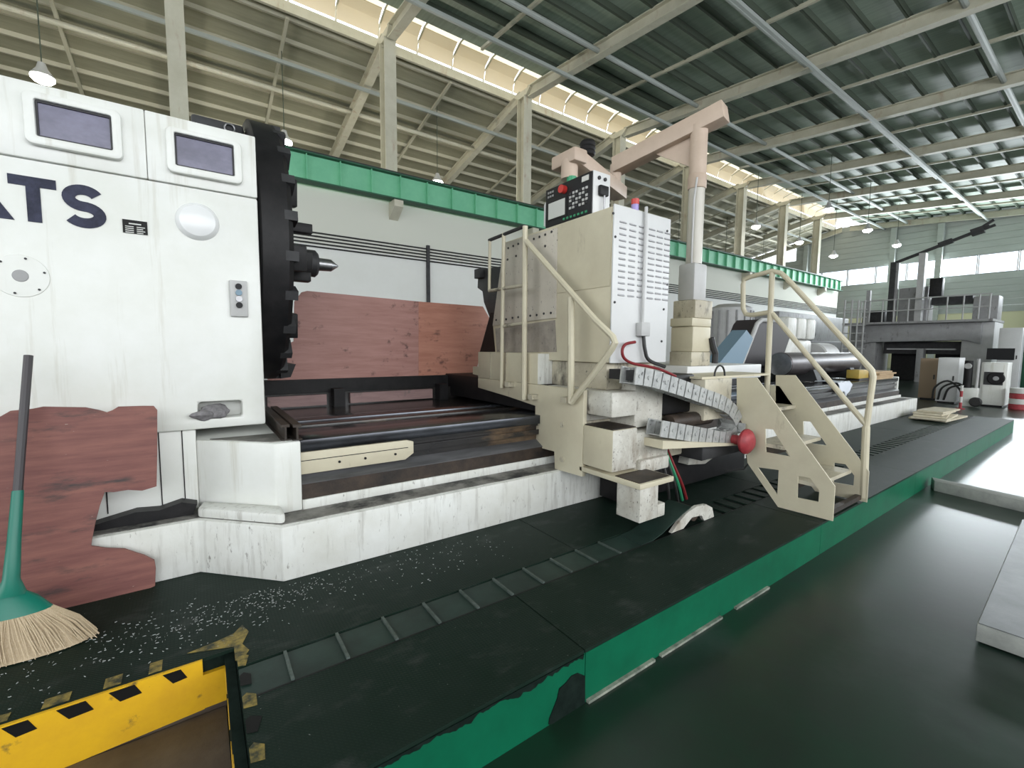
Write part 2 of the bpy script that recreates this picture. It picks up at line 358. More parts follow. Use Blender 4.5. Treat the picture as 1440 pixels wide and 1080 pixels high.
# partition wall under the crane beam
wl = struct(MB().box(X0, 46, 15.66, 15.74, 0, 6.75).build('wall_left', 'wall'))
struct(MB().box(X0, 46, 15.645, 15.66, 4.75, 6.75).build('trim_1', mat('grey_cream_band', (.66, .67, .60), .8)))  # upper wall is grey-cream, the lower part white
struct(MB().box(X0, X1, YL, YL+.2, 0, 10.3).build('wall_outer', 'wallgrey'))
# crane runway beam with web bays
cr = thing('crane_runway_beam', (14, 15.5, 6.5), 'long green crane runway beam on brackets along the white wall', 'crane beam')
yb = 15.3
MB().box(X0, 45.5, yb-.012, yb+.012, 6.58, 7.36).build('web', 'greenbeam', cr)
MB().box(X0, 45.5, yb-.2, yb+.2, 7.36, 7.40).build('flange', 'greendk', cr)
MB().box(X0, 45.5, yb-.2, yb+.2, 6.54, 6.58).build('flange', 'greendk', cr)
MB().box(X0, 45.5, yb-.04, yb+.04, 7.40, 7.5).build('rail', 'dkgrey', cr)
st0 = MB().box(-.012, .012, yb-.15, yb-.012, 6.58, 7.36).build('stiffener', 'greenbeam', cr)
st0.location.x -= 12; sl = st0.location.copy()
for i in range(1, 58):
    o = share(st0, (0, 0, 0)); o.parent = cr; o.location = sl+Vector((i, 0, 0))
# wall conduits
cn = thing('conduit_run', (14, 15.6, 4.9), 'bundle of thin dark conduits fixed along the white wall', 'conduit')
for k in range(5):
    MB().tube([(X0, 15.6, 5.12-.11*k), (46, 15.6, 5.12-.11*k)], .025, 6).build('conduit', 'dkgrey', cn)
for i, x in enumerate((7.2, 13.2, 19.2, 25.2)):
    MB().box(x-.06, x+.06, 15.56, 15.645, 2.9, 5.25).build('riser', 'dkgrey', cn)
# far gable wall: lower wall, cladding courses, glazed band
far = MB().box(X1, X1+.25, YR, YL, 0, 4.4).build('wall_far', 'wallcream'); struct(far)
z = 4.4
while z < 7.25:
    MB().box(X1-.03, X1+.15, YR, YL, z, min(z+.46, 7.25)).build('cladding_sheet', 'wallgrey', far); z += .475
z = 8.7
while z < 12.4:
    MB().prism([(YR, z), (YL if z < 9.9 else 20, z), (YL if z < 9.9 else 20, z+.46), (YR, z+.46)], 'x', X1-.03, X1+.15).build('cladding_sheet', 'wallgrey', far); z += .475
n = 0
for i in range(14):
    ya = YR+.1+2.05*i; n += 1
    wn = MB().box(X1+.05, X1+.09, ya, ya+.06, 7.25, 8.7).box(X1+.05, X1+.09, ya+1.97, ya+2.03, 7.25, 8.7).box(X1+.05, X1+.09, ya, ya+2.03, 7.25, 7.3).box(X1+.05, X1+.09, ya, ya+2.03, 8.64, 8.7).build('window_%d' % n, 'greylt'); struct(wn)
    MB().box(X1+.06, X1+.07, ya+.06, ya+1.97, 7.3, 8.64).build('pane', 'glass', wn)
for y_ in (-6, -1, 4.3, 9.6, 12.5, 19, 23.4):
    tag(MB().box(47.5, 47.9, y_-.18, y_+.18, 0, zroof(y_)-.7).build('gable_post', 'wallgrey'), 'grey steel post standing against the far gable wall', 'post', 'posts of the far gable wall')
# unseen walls behind the camera, openings added for the daylight fills
struct(MB().box(X0, X1, YR-.3, YR, 0, 2).box(X0, X1, YR-.3, YR, 7.2, zroof(YR)+.1).build('wall_right', 'wall'))
struct(MB().holed([(YR, 0), (YL, 0), (YL, 10.2), (16.9, 12.4), (14.9, 12.4), (YR, 10.2)], [[(-5, 2.4), (13, 2.4), (13, 7.4), (-5, 7.4)]], 'x', X0-.3, X0).build('wall_back', 'wall'))
# high-bay lamps
lm = thing('high_bay_lamp', (0, 0, 0), '', 'lamp', 'high bay lamps under the roof')
put(MB().revolve([(.02, .24), (.05, .26), (.25, .12), (.4, .08)], (0, 0, 0), 'z', 20).build('shade', 'lampbody'), lm)
put(MB().revolve([(-.14, .08), (-.10, .18), (-.03, .25), (.02, .25)], (0, 0, 0), 'z', 20).build('bulb', 'lampglow'), lm)
put(MB().tube([(0, 0, .4), (0, 0, 1.4)], .015, 6).build('rod', 'purlin'), lm)
lamp_px = [((60, 110), 8.8), ((400, 200), 8.8), ((615, 257), 8.8), ((954, 345), 8.8), ((1020, 362), 8.8), ((1072, 376), 8.8),
           ((1063, 319), 9.2), ((1124, 341), 9.2), ((1172, 360), 8.4), ((1165, 295), 9.2), ((1220, 324), 9.2), ((1261, 345), 9.2)]
for i, (q, z) in enumerate(lamp_px):
    p = P(*q, Z=z); p.x = min(p.x, 46.5)
    o = lm if i == 0 else copy_tree(lm, p)
    o.location = p
    [c for c in o.children if c.name.startswith('rod')][0].scale.z = zroof(p.y)-p.z-.4+.005
    o['label'] = 'glowing round high bay lamp hung over the aisle behind the green beam' if i < 6 else 'glowing round high bay lamp hung from the nave roof'
    if i < 3:
        l = bpy.data.lights.new('lamp_light', 'POINT'); l.energy = 420; l.color = (1, .93, .78); l.shadow_soft_size = .2
        lo = bpy.data.objects.new('lamp_light', l); COL.objects.link(lo); lo.location = p-Vector((0, 0, .2))

# ================================================================== FLOOR LEVEL: PLATFORM, PIT EDGE, LOOSE IRON
pf = thing('machine_platform', (4, 1.9, 0), 'low dark green checker plate platform with green fascia along the lathe', 'platform')
MB().box(.08, 12.4, 1.275, 5.6, 0, .226).build('core', 'peel', pf)
MB().box(-3.2, .075, 2.12, 5.6, 0, .226).build('core', 'peel', pf)
g_ = .003
for xa, xb in ((.08, 1.285), (1.285, 3.7), (3.7, 6.1), (6.1, 8.5), (8.5, 10.4), (10.4, 12.4)):
    MB().box(xa+g_, xb-g_, 1.262, 1.762, .226, .24).build('checker_plate', 'checker', pf)
MB().prism([(-1.2, 2.11), (.083, 2.11), (.083, 1.972), (1.897, 1.972), (1.897, 2.98), (-1.2, 2.98)], 'z', .226, .24).build('checker_plate', 'checker', pf)
for xa, xb in ((-3.2, -1.2), (1.9, 4.3), (4.3, 6.7), (6.7, 9.1), (9.1, 12.4)):
    MB().box(xa+g_, xb-g_, 1.972 if xa > 0 else 2.11, 2.98, .226, .24).build('checker_plate', 'checker', pf)
for xa, xb in ((.08, 1.29), (1.29, 3.7), (3.7, 6.1), (6.1, 8.5), (8.5, 12.4)):
    MB().box(xa+.002, xb-.002, 1.262, 1.275, .0, .224).build('fascia_panel', 'green', pf)
peel = [(822, 950), (812, 946), (803, 950), (795, 960), (786, 968), (783, 982), (778, 995), (772, 1010), (771, 1018), (785, 1016), (800, 1012), (815, 1004), (822, 998)]
MB().prism([xz(a, b, 1.262) for a, b in peel], 'y', 1.258, 1.262).build('peeled_patch', 'peel', pf)
peel2 = [(700, 1079), (712, 1074), (722, 1076), (728, 1068), (735, 1060), (741, 1050), (725, 1058), (710, 1064), (695, 1070), (680, 1078)]
MB().prism([xz(a, b, 1.262) for a, b in peel2], 'y', 1.258, 1.262).build('peeled_patch', 'peel', pf)
edgepts = []
rr = random.Random(3)
x = .3
w_k = 0
while x < 1.28:
    w_k = max(0, min(.045, w_k*.8+rr.uniform(-.008, .0095))); edgepts.append((x, .221-w_k)); x += .012
MB().prism(edgepts+[(1.28, .225), (.3, .225)], 'y', 1.258, 1.262).build('peeled_patch', 'peel', pf)
for xa, xb in ((1.30, 1.75), (1.8, 2.35), (2.5, 2.9)):
    MB().box(xa, xb, 1.245, 1.262, 0, .012).build('caulk_line', 'caulk', pf)
# track cover with cross bars, then open slats
MB().box(.085, 2.30, 1.772, 1.962, .222, .236).build('track_cover', 'belt', pf)
MB().box(.085, 12.4, 1.7625, 1.7695, .222, .2405).build('track_edge', 'black', pf)
r0 = None
for k in range(11):
    x = .25+.2055*k
    if x > 2.3: break
    if r0 is None: r0 = MB().box(x-.006, x+.006, 1.772, 1.962, .236, .247).build('cross_bar', 'steel', pf); r0.data.materials[0] = mat('worn_bar_edge', (.12, .15, .14), .4, .3, c2=(.05, .07, .06), scale=20)
    else: c = share(r0, (0, 0, 0)); c.parent = pf; c.location = r0.location+Vector((.2055*k, 0, 0))
MB().box(3.0, 12.3, 1.772, 1.968, .222, .227).build('track_bed', 'black', pf)
s0 = None
for k in range(58):
    x = 3.05+.16*k
    if s0 is None: s0 = MB().box(x-.05, x+.05, 1.775, 1.965, .227, .241).build('track_slat', 'checker', pf); sl0 = s0.location.copy()
    else: c = share(s0, (0, 0, 0)); c.parent = pf; c.location = sl0+Vector((.16*k, 0, 0))
# cover lifting over the white roller bracket
tc = thing('track_cover_lifter', (2.75, 1.86, .24), 'green track cover strip rising over a white curved bracket below the carriage', 'cover lifter')
prof = [(2.30, .240), (2.42, .246), (2.52, .27), (2.62, .31), (2.74, .355), (2.84, .385)]
MB().prism(prof+[(a, b-.008) for a, b in prof[::-1]], 'y', 1.775, 1.96).build('strip', 'belt', tc)
MB().prism([(2.62, .242), (2.70, .30), (2.80, .35), (2.92, .372), (3.04, .36), (3.12, .32), (3.15, .242), (3.02, .242), (2.98, .29), (2.86, .30), (2.76, .242)], 'y', 1.775, 1.80).build('bracket_plate', 'carr_dirty', tc)
MB().cyl((2.93, 1.80, .30), (2.93, 1.96, .30), .05, 16).build('roller', 'rust', tc)

# yellow step edge of the pit
ye = thing('hazard_step_edge', (-.5, 2.1, 0), 'yellow step edge with black hazard stripes above brown plate at the platform notch', 'step edge')
MB().prism([(-3.2, .002), (-.6, .002), (-.03, .03), (-.03, .238), (-3.2, .238)], 'y', 2.098, 2.118).build('yellow_band', 'yellow', ye)
MB().box(-.03, .062, 2.098, 2.118, .033, .175).build('yellow_band', 'yellow', ye)
MB().box(-3.2, .045, 2.104, 2.117, 0, .033).build('brown_plate', 'brownboard', ye)
MB().box(-3.2, .042, 1.3, 2.096, 0, .012).build('brown_plate', 'brownboard', ye)
for px0, px1 in ((1, 50), (78, 130), (152, 198), (228, 262)):
    a = P(px0, 1010-.33*px0, Y=2.1).x; b = P(px1, 1010-.33*px1, Y=2.1).x
    MB().prism([(a, .232), (b-.02, .232), (b, .19), (a+.03, .185)], 'y', 2.096, 2.098).build('hazard_stripe', 'hazblack', ye)
for i, (xa, xb) in enumerate(((-1.4, -1.32), (-.62, -.57), (-.49, -.42), (-.33, -.28), (-.2, -.16))):
    MB().box(xa, xb, 2.12, 2.15+.01*i, .2405, .242).build('worn_tape', 'fadedtape', ye)
MB().box(.045, .078, 1.30, 2.14, 0, .224).build('corner_post', 'peel', ye)
for i, (ya, zb) in enumerate(((1.98, .2), (1.82, .17), (1.66, .12), (1.5, .2))):
    MB().prism([(ya, zb-.06), (ya+.05, zb), (ya+.09, zb), (ya+.04, zb-.07)], 'x', .043, .045).build('hazard_stripe', 'yellow', ye)
MB().prism([(.078, 2.02), (.10, 2.0), (.13, 2.06), (.11, 2.12), (.14, 2.2), (.12, 2.27), (.085, 2.22), (.02, 2.2), (-.08, 2.18), (.03, 2.14), (.08, 2.12)], 'z', .2405, .242).build('worn_tape', 'fadedtape', ye)

rr = random.Random(21)
for k in range(6):
    y_ = 1.35+.125*k; MB().prism([(.085, y_), (.11+.02*rr.random(), y_-.01), (.118+.02*rr.random(), y_+.05), (.10, y_+.075), (.085, y_+.06)], 'z', .2405, .2417).build('worn_tape', 'fadedtape' if k % 2 else 'hazblack', ye)
# loose iron on the floor at the right
bl = thing('surface_plate', (4.6, -.5, 0), 'thick flat iron plate lying on the green floor with chalky edge', 'iron plate')
MB().prism([(3.24, .385), (5.6, .47), (5.6, -1.6), (3.36, -1.7)], 'z', .012, .105).build('body', 'plateside', bl, bevel=.004)
MB().prism([(3.245, .38), (5.595, .465), (5.595, -1.595), (3.365, -1.695)], 'z', .105, .110).build('top_face', 'plateiron', bl)
for q in ((3.5, .2), (5.3, .3), (3.5, -1.4), (5.3, -1.4)):
    MB().box(q[0]-.06, q[0]+.06, q[1]-.06, q[1]+.06, 0, .012).build('foot', 'dkgrey', bl)
tag(MB().prism([(6.45, 1.18), (6.62, 1.24), (6.30, -.2), (6.13, -.17)], 'z', 0, .11).build('steel_bar', 'plateside', bevel=.004), 'pale square steel bar lying across the floor against the platform', 'steel bar')

# ================================================================== LATHE BED AND HEADSTOCK
bed = thing('lathe_bed', (6, 3.8, .24), 'long white lathe bed with oily black ways and stepped white base', 'lathe bed')
BE = 12.0
MB().prism([(-3.2, 2.95), (-.03, 2.95), (.335, 2.575), (BE, 2.56), (BE, 5.3), (-3.2, 5.3)], 'z', .24, .54).build('base', 'white_dirty', bed, bevel=.006)
MB().prism([(-.022, 2.985), (.34, 2.615), (BE-.2, 2.60), (BE-.2, 2.79), (.47, 2.79), (.338, 2.79), (-.02, 3.14), (-3.2, 3.14), (-3.2, 2.985)], 'z', .54, .543).build('ledge_grime', mat('ledge_grime', (.13, .125, .115), .7, c2=(.30, .29, .27), scale=8, grime=[((.03, .03, .03), 3, (1, 1, 1), .5, .65)]), bed)
MB().box(.477, BE-.15, 2.79, 5.2, .54, .60).build('tier', 'white_dirty', bed, bevel=.004)
MB().prism([(2.80, .60), (2.80, .69), (2.88, .735), (2.88, .60)], 'x', .477, BE-.25).build('lower_step', 'rust', bed)
MB().prism([(2.795, .692), (2.88, .738), (2.88, .742), (2.795, .697)], 'x', .477, BE-.25).build('lower_slide', 'slide', bed)
MB().box(.477, BE-.25, 2.88, 5.1, .60, .86).build('core', 'oil', bed)
MB().box(.477, BE-.25, 2.83, 3.22, .88, .95).build('front_way', 'way', bed, bevel=.004)
MB().box(.477, BE-.25, 2.86, 3.20, .86, .88).build('way_web', 'oil', bed)
MB().box(.477, BE-.25, 3.44, 3.60, .86, .935).build('middle_way', 'oil', bed, bevel=.004)
MB().box(.477, BE-.25, 3.60, 3.80, .86, .945).build('middle_way', 'way', bed, bevel=.004)
MB().box(.477, BE-.25, 3.80, 4.50, .86, .93).build('chip_tray', 'oil', bed)
MB().box(.477, BE-.25, 4.50, 4.75, .86, 1.06).build('rear_way', 'oil', bed)
MB().box(.477, BE-.25, 2.845, 2.86, .79, .83).build('rack_strip', 'oil', bed)
MB().box(BE-.24, BE-.15, 2.84, 5.0, .60, .97).build('end_plate', 'white', bed, bevel=.01)
for xa, xb in ((.5, 1.0), (1.22, 2.1)):
    MB().box(xa, xb, 4.46, 4.5, .945, 1.045).build('rear_board', 'plyboard', bed)
for x in (1.1, 2.2, 2.9):
    MB().box(x-.05, x+.05, 4.38, 4.5, .93, 1.10).build('support_post', 'black', bed)
cv = MB().prism([(.48, .742), (1.13, .742), (1.19, .78), (1.19, .86), (1.14, .875), (.48, .875)], 'y', 2.832, 2.86).build('way_cover', 'cream', bed, bevel=.003)
MB().box(.48, 1.15, 2.829, 2.833, .822, .826).build('cover_seam', 'black', cv)
for x in (.70, .86, 1.06):
    MB().cyl((x, 2.826, .79), (x, 2.834, .79), .008, 10).build('bolt', 'black', cv)
hp = thing('headstock_plinth', (-1, 4, .54), 'white stepped iron plinth carrying the headstock at the bed end', 'plinth')
MB().prism([(-.02, 3.14), (.338, 2.785), (.475, 2.785), (.475, 5.0), (-.02, 5.0)], 'z', .543, .955).build('block', 'white', hp, bevel=.01)
MB().box(-3.2, -.02, 3.14, 5.0, .545, 1.02).build('block', 'white', hp, bevel=.008)
MB().prism([(-.03, 2.98), (.33, 2.62), (.36, 2.62), (.36, 2.77), (.0, 3.1)], 'z', .543, .60).build('foot_pad', 'white_dirty', hp, bevel=.015)
MB().prism([(.045, 3.11), (.33, 2.83), (.40, 2.83), (.40, 3.1), (.33, 3.1)], 'z', .955, .960).build('shade_patch', mat('painted_shade_patch', (.05, .047, .043), .5, c2=(.25, .24, .22), scale=9, amt=.2), hp)  # dark sheet painting the shadowed block top in front of the headstock
for x in (-.085, -.19, -.42):
    MB().box(x-.0025, x+.0025, 3.136, 3.142, .60, 1.02).build('seam', 'black', hp)
MB().prism([(-.5, .545), (-.05, .545), (-.03, .60), (-.1, .625), (-.2, .60), (-.3, .61), (-.5, .57)], 'y', 3.05, 3.139).build('grime_heap', 'black', hp)
# two short H beams on the plinth
for i, x in enumerate((.405, .462)):
    hb = MB()
    for (a, b, c, d) in ((-.026, .026, .958, .964), (-.005, .005, .964, 1.035), (-.022, .022, 1.035, 1.05)): hb.box(x+a, x+b, 2.80+.03*(1-i), 3.75, c, d)
    tag(hb.build('rail_offcut', 'rust'), ('short rusty rail offcut lying on the plinth, next to the headstock' if i == 0 else 'short rusty rail offcut lying at the plinth edge over the bed'), 'steel rail')

hs = thing('lathe_headstock', (-1.2, 4, 1.02), 'huge white lathe headstock with two tinted sight windows and navy letters', 'headstock')
YH = 3.1; XR = .335
rec = [xz(a, b, YH) for a, b in ((278, 590), (341, 585), (340, 563), (279, 566))]
MB().holed([(-3.2, 1.022), (XR, 1.022), (XR, 2.375), (-3.2, 2.375)], [rec], 'y', YH, YH+.12).build('front_panel', 'white', hs, bevel=.012)
MB().box(-3.2, XR, YH+.12, 5.0, 1.022, 2.375).build('body', 'white', hs)
xs = P(205, 200, Y=YH).x
wins = []
for o, i in ((((32, 126), (172, 158), (172, 225), (35, 203)), ((48, 139), (158, 166), (158, 213), (53, 192))), (((232, 176), (340, 203), (340, 262), (235, 240)), ((244, 187), (329, 206), (329, 249), (248, 233)))):
    r = []
    for q in (o, i):
        c = [xz(a, b, YH-.02) for a, b in q]
        r.append(((c[0][0]+c[3][0])/2, (c[1][0]+c[2][0])/2, (c[2][1]+c[3][1])/2, (c[0][1]+c[1][1])/2))
    wins.append(r)
for xa, xb in ((-3.2, xs-.0008), (xs+.0008, XR)):
    MB().box(xa, xb, YH-.006, 4.9, 2.378, 2.728).build('upper_panel', 'white', hs, bevel=.007)
for (o, i) in wins:
    fr = MB().holed(rrect(o[0], o[1], o[2], o[3], .03), [rrect(i[0], i[1], i[2], i[3], .008)], 'y', YH-.04, YH-.004).build('window_frame', 'white', hs, bevel=.008)
    MB().box(i[0]-.005, i[1]+.005, YH-.016, YH-.008, i[2]-.005, i[3]+.005).build('pane', 'glasspane', fr, label='violet tinted sight glass')
    MB().holed(rrect(i[0]-.003, i[1]+.003, i[2]-.003, i[3]+.003, .008), [rrect(i[0]+.008, i[1]-.008, i[2]+.008, i[3]-.008, .004)], 'y', YH-.024, YH-.016).build('gasket', 'dkgrey', fr)
# letters
def letter_T(x0, x1, z0, z1, t, st): return MB().box(x0, x1, YH-.004, YH-.001, z1-t, z1).box((x0+x1)/2-st/2, (x0+x1)/2+st/2, YH-.004, YH-.001, z0, z1-t)
zt = P(45, 249, Y=YH).z; zb_ = P(45, 312, Y=YH).z
tx0, tx1 = P(10, 245, Y=YH).x, P(79, 262, Y=YH).x
letter_T(tx0, tx1, zb_, zt, .045, .048).build('letter', 'navy', hs)
sx0, sx1 = P(87, 290, Y=YH).x, P(148, 290, Y=YH).x
h = zt-zb_; cx = (sx0+sx1)/2; rx = (sx1-sx0)/2-.022
path = []
rz = (h/2-.024)/2; zc1, zc2 = zb_+h*.5+rz, zb_+h*.5-rz
for a in range(25, 271, 12): path.append((cx+rx*.93*cos(radians(a)), zc1+rz*sin(radians(a))))
for a in range(78, -156, -12): path.append((cx+rx*cos(radians(a)), zc2+rz*sin(radians(a))))
sb = MB(); L_, R_ = [], []
for i, p in enumerate(path):
    a = path[max(i-1, 0)]; b = path[min(i+1, len(path)-1)]; d = Vector((b[0]-a[0], b[1]-a[1])).normalized(); nrm = Vector((-d.y, d.x))*.024
    L_.append((p[0]+nrm.x, p[1]+nrm.y)); R_.append((p[0]-nrm.x, p[1]-nrm.y))
for i in range(len(path)-1): sb.prism([L_[i], L_[i+1], R_[i+1], R_[i]], 'y', YH-.004, YH-.001)
sb.build('letter', 'navy', hs)
ax1 = P(21, 311, Y=YH).x; aw = .30
MB().prism([(ax1, zb_), (ax1-aw/2+.03, zt), (ax1-aw/2-.03, zt), (ax1-aw, zb_), (ax1-aw+.05, zb_), (ax1-aw/2, zt-.05), (ax1-.05, zb_)], 'y', YH-.004, YH-.001)\
    .box(ax1-aw+.07, ax1-.07, YH-.004, YH-.001, zb_+.07, zb_+.11).build('letter', 'navy', hs)
a, b = xz(172, 308, YH), xz(208, 331, YH)
npl = MB().box(a[0], b[0], YH-.006, YH-.001, b[1], a[1]).build('nameplate', 'plate_black', hs, label='small black nameplate with pale print')
zz = a[1]
pr = MB().box(a[0]+.025, b[0]-.025, YH-.0075, YH-.006, zz-.022, zz-.016)
for k in range(4): pr.box(a[0]+.01, (a[0]+b[0])/2-.006, YH-.0075, YH-.006, zz-.036-.010*k, zz-.032-.010*k).box((a[0]+b[0])/2+.006, b[0]-.01-.008*(k % 2), YH-.0075, YH-.006, zz-.036-.010*k, zz-.032-.010*k)
pr.build('print', 'print', npl)
c = xz(278, 312, YH)
MB().revolve([(-.045, .02), (-.042, .055), (-.034, .082), (-.018, .096), (0, .102)], (c[0], YH, c[1]), 'y', 40).build('round_cover', 'cap', hs, label='glossy white domed round cover')
c = xz(29, 388, YH)
fl = MB().revolve([(-.004, .098), (0, .1)], (c[0], YH, c[1]), 'y', 40).build('round_flange', 'white', hs)
MB().revolve([(-.007, .026), (-.002, .03)], (c[0], YH, c[1]), 'y', 24).build('oil_sight', 'grey', fl)
for k in range(6):
    t = radians(60*k+15); MB().cyl((c[0]+.085*cos(t), YH-.009, c[1]+.085*sin(t)), (c[0]+.085*cos(t), YH-.003, c[1]+.085*sin(t)), .005, 8).build('bolt', 'dkgrey', fl)
a, b = xz(322, 394, YH), xz(349, 446, YH)
bb = MB().box(a[0], b[0], YH-.022, YH, b[1], a[1]).build('button_box', 'greylt', hs, bevel=.005)
for k, m in enumerate(('panelblk', 'blue', 'steel', 'panelblk')):
    MB().cyl(((a[0]+b[0])/2, YH-.034, a[1]-.035-.036*k), ((a[0]+b[0])/2, YH-.022, a[1]-.035-.036*k), .017, 16).build('button', m, bb)
c = xz(303, 578, YH+.02)
rg = MB().blob((c[0]+.01, YH+.02, c[1]), (.075, .035, .036), 5, .55).blob((c[0]-.05, YH+.0, c[1]-.012), (.05, .03, .03), 9, .6)
tag(rg.build('rag', 'ragcloth'), 'crumpled dirty grey rag stuffed into the headstock recess', 'rag')
tp = MB().box(.035, .335, 3.72, 4.9, 2.728, 3.03).build('gear_cover', 'dkgrey', hs, bevel=.02)
MB().tube([(.25+.03*cos(t*pi/8), 3.70, 2.98+.03*sin(t*pi/8)) for t in range(17)], .006, 8).build('lifting_ring', 'steel', tp)

# chuck
CY, CZ, CR = 4.05, 2.19, .95
ck = thing('lathe_chuck', (.45, CY, CZ-CR), 'large black lathe faceplate chuck with jaws and a pointed steel centre', 'chuck')
MB().revolve([(.345, CR-.02), (.355, CR), (.50, CR), (.53, CR-.03), (.53, .1)], (0, CY, CZ), 'x', 72).build('faceplate', 'black', ck)
for k in range(24):
    t = 2*pi*(k+.5)/24
    c0 = Vector((.52, CY+(CR-.06)*cos(t), CZ+(CR-.06)*sin(t)))
    MB().beam(c0-Vector((.04, 0, 0)), c0+Vector((.035, 0, 0)), .06, .12, ref=(0, cos(t), sin(t))).build('clamp_block', 'dkgrey', ck)
for t in (radians(188), radians(98), radians(8), radians(278)):
    u = Vector((0, cos(t), sin(t)))
    c0 = Vector((.53, CY, CZ))
    jw = MB().beam(c0+u*.35, c0+u*.9, .16, .16, ref=(1, 0, 0)).build('jaw', 'black', ck, bevel=.008)
    MB().beam(c0+u*.42+Vector((.11, 0, 0)), c0+u*.62+Vector((.11, 0, 0)), .12, .12, ref=(1, 0, 0)).build('jaw_step', 'black', jw, bevel=.006)
for zo, y_, l in ((.20, 3.75, .16), (-.16, 3.75, .14)):
    MB().box(.55, .60+l, y_-.05, y_+.05, CZ+zo-.035, CZ+zo+.035).build('driver_bolt', 'black', ck, bevel=.005)
MB().revolve([(.53, .30), (.58, .28), (.62, .20), (.70, .11)], (0, CY, CZ), 'x', 32).build('hub', 'black', ck)
MB().revolve([(.68, .11), (.84, .11), (.86, .09)], (0, CY, CZ), 'x', 28).build('centre_sleeve', 'dkgrey', ck)
MB().revolve([(.84, .055), (.97, .05), (1.03, .004)], (0, CY, CZ), 'x', 24).build('centre_point', 'steel', ck)
MB().prism([(.53, 1.36), (.64, 1.36), (.60, 1.26), (.53, 1.25)], 'y', 3.85, 4.3).build('balance_weight', 'black', ck)

# plywood splash boards behind the bed
YPB = 4.62
pts1 = [(376, 536), (378, 518), (396, 500), (401, 485), (413, 480), (414, 424), (424, 411), (432, 409), (589, 424), (589, 532)]
tag(MB().prism([xz(a, b, YPB) for a, b in pts1], 'y', YPB, YPB+.015).build('plywood_sheet', 'ply'), 'dull red plywood splash sheet with a notched edge beside the chuck', 'plywood sheet')
pts2 = [(588.6, 424), (679, 431), (688, 447), (679, 480), (668, 530), (588.6, 532)]
tag(MB().prism([xz(a, b, YPB) for a, b in pts2], 'y', YPB-.002, YPB+.013).build('plywood_sheet', mat('fresh_red_plywood', (.54, .25, .18), .55, c2=(.43, .18, .125), scale=5, stretch=(.5, .5, 4), grime=[((.14, .06, .05), 6, (1, 1, 1.4), .62, .8)])), 'brighter red plywood splash sheet with a tapered end beside the carriage', 'plywood sheet')
tag(MB().box(.48, 2.9, 4.56, 4.74, 1.06, 1.185).build('board_rail', 'black'), 'black sill rail carrying the red plywood splash sheets', 'rail')
# torn plywood against the headstock
pts3 = [(-150, 600), (0, 586), (14, 578), (45, 575), (60, 572), (120, 573), (140, 577), (150, 580), (158, 577), (166, 572), (200, 571), (216, 571), (221, 577), (221, 640), (220, 684), (200, 690), (180, 689), (160, 692), (147, 692), (140, 712), (134, 735), (129, 760), (128, 768), (150, 771), (175, 772), (190, 777), (203, 781), (217, 788), (219, 800), (218, 824), (190, 836), (150, 848), (100, 859), (60, 868), (0, 880), (-150, 915)]
brd = MB().prism([xz(a, b, 2.9) for a, b in pts3], 'y', 2.9, 2.912)
tag(brd.build('plywood_sheet', 'ply_old'), 'worn dark red plywood sheet with torn edges leaning on the headstock', 'plywood sheet')
# broom
br = thing('broom', (-.62, 2.56, .24), 'straw broom with green plastic collar and dark pole leaning on the headstock', 'broom')
b0 = P(40, 500, Y=2.885); b1 = P(25, 690, Y=2.74); b2 = P(14, 838, Y=2.62)
MB().tube([b0, b1], .016, 10).build('pole', 'broomdark', br)
MB().tube([b1, b1+(b2-b1)*.5, b1+(b2-b1)*.85, b2], .018, 12, rs=[.019, .022, .027, .052]).build('collar', 'broomgreen', br)
base = Vector((-.60, 2.545, .245))
def ell(c, a, b, n=20): return [Vector((c.x+a*cos(2*pi*k/n), c.y+b*sin(2*pi*k/n), c.z)) for k in range(n)]
def loft(mb, rs):
    vv = [[mb.bm.verts.new(p) for p in r] for r in rs]; n = len(vv[0])
    for A, B in zip(vv, vv[1:]):
        for k in range(n): mb.bm.faces.new((A[k], A[(k+1) % n], B[(k+1) % n], B[k]))
    mb.bm.faces.new(vv[0][::-1]); mb.bm.faces.new(vv[-1]); return mb
top = b2+Vector((0, 0, .01))
loft(MB(), [ell(top, .045, .032), ell(top.lerp(base, .12), .075, .038), ell(top.lerp(base, .34), .105, .044)]).build('head', 'broomgreen', br)
loft(MB(), [ell(top.lerp(base, .32), .100, .040), ell(top.lerp(base, .55), .135, .048), ell(top.lerp(base, .8), .165, .056), ell(base, .18, .062)]).build('bristle_core', 'bristle', br)
bs = MB(); rr = random.Random(2)
for k in range(320):
    t = rr.uniform(0, 2*pi); a = top.lerp(base, .33)+Vector((.1*cos(t), .041*sin(t), 0)); e = base+Vector((.19*cos(t)+rr.uniform(-.02, .02), .066*sin(t)+rr.uniform(-.012, .012), rr.uniform(-.003, .02)))
    m_ = (a+e)/2+Vector((.018*cos(t), .006*sin(t), 0)); bs.tube([a, m_, e], .0016, 3, cap=False)
bs.build('bristles', 'bristle', br, kind='stuff')


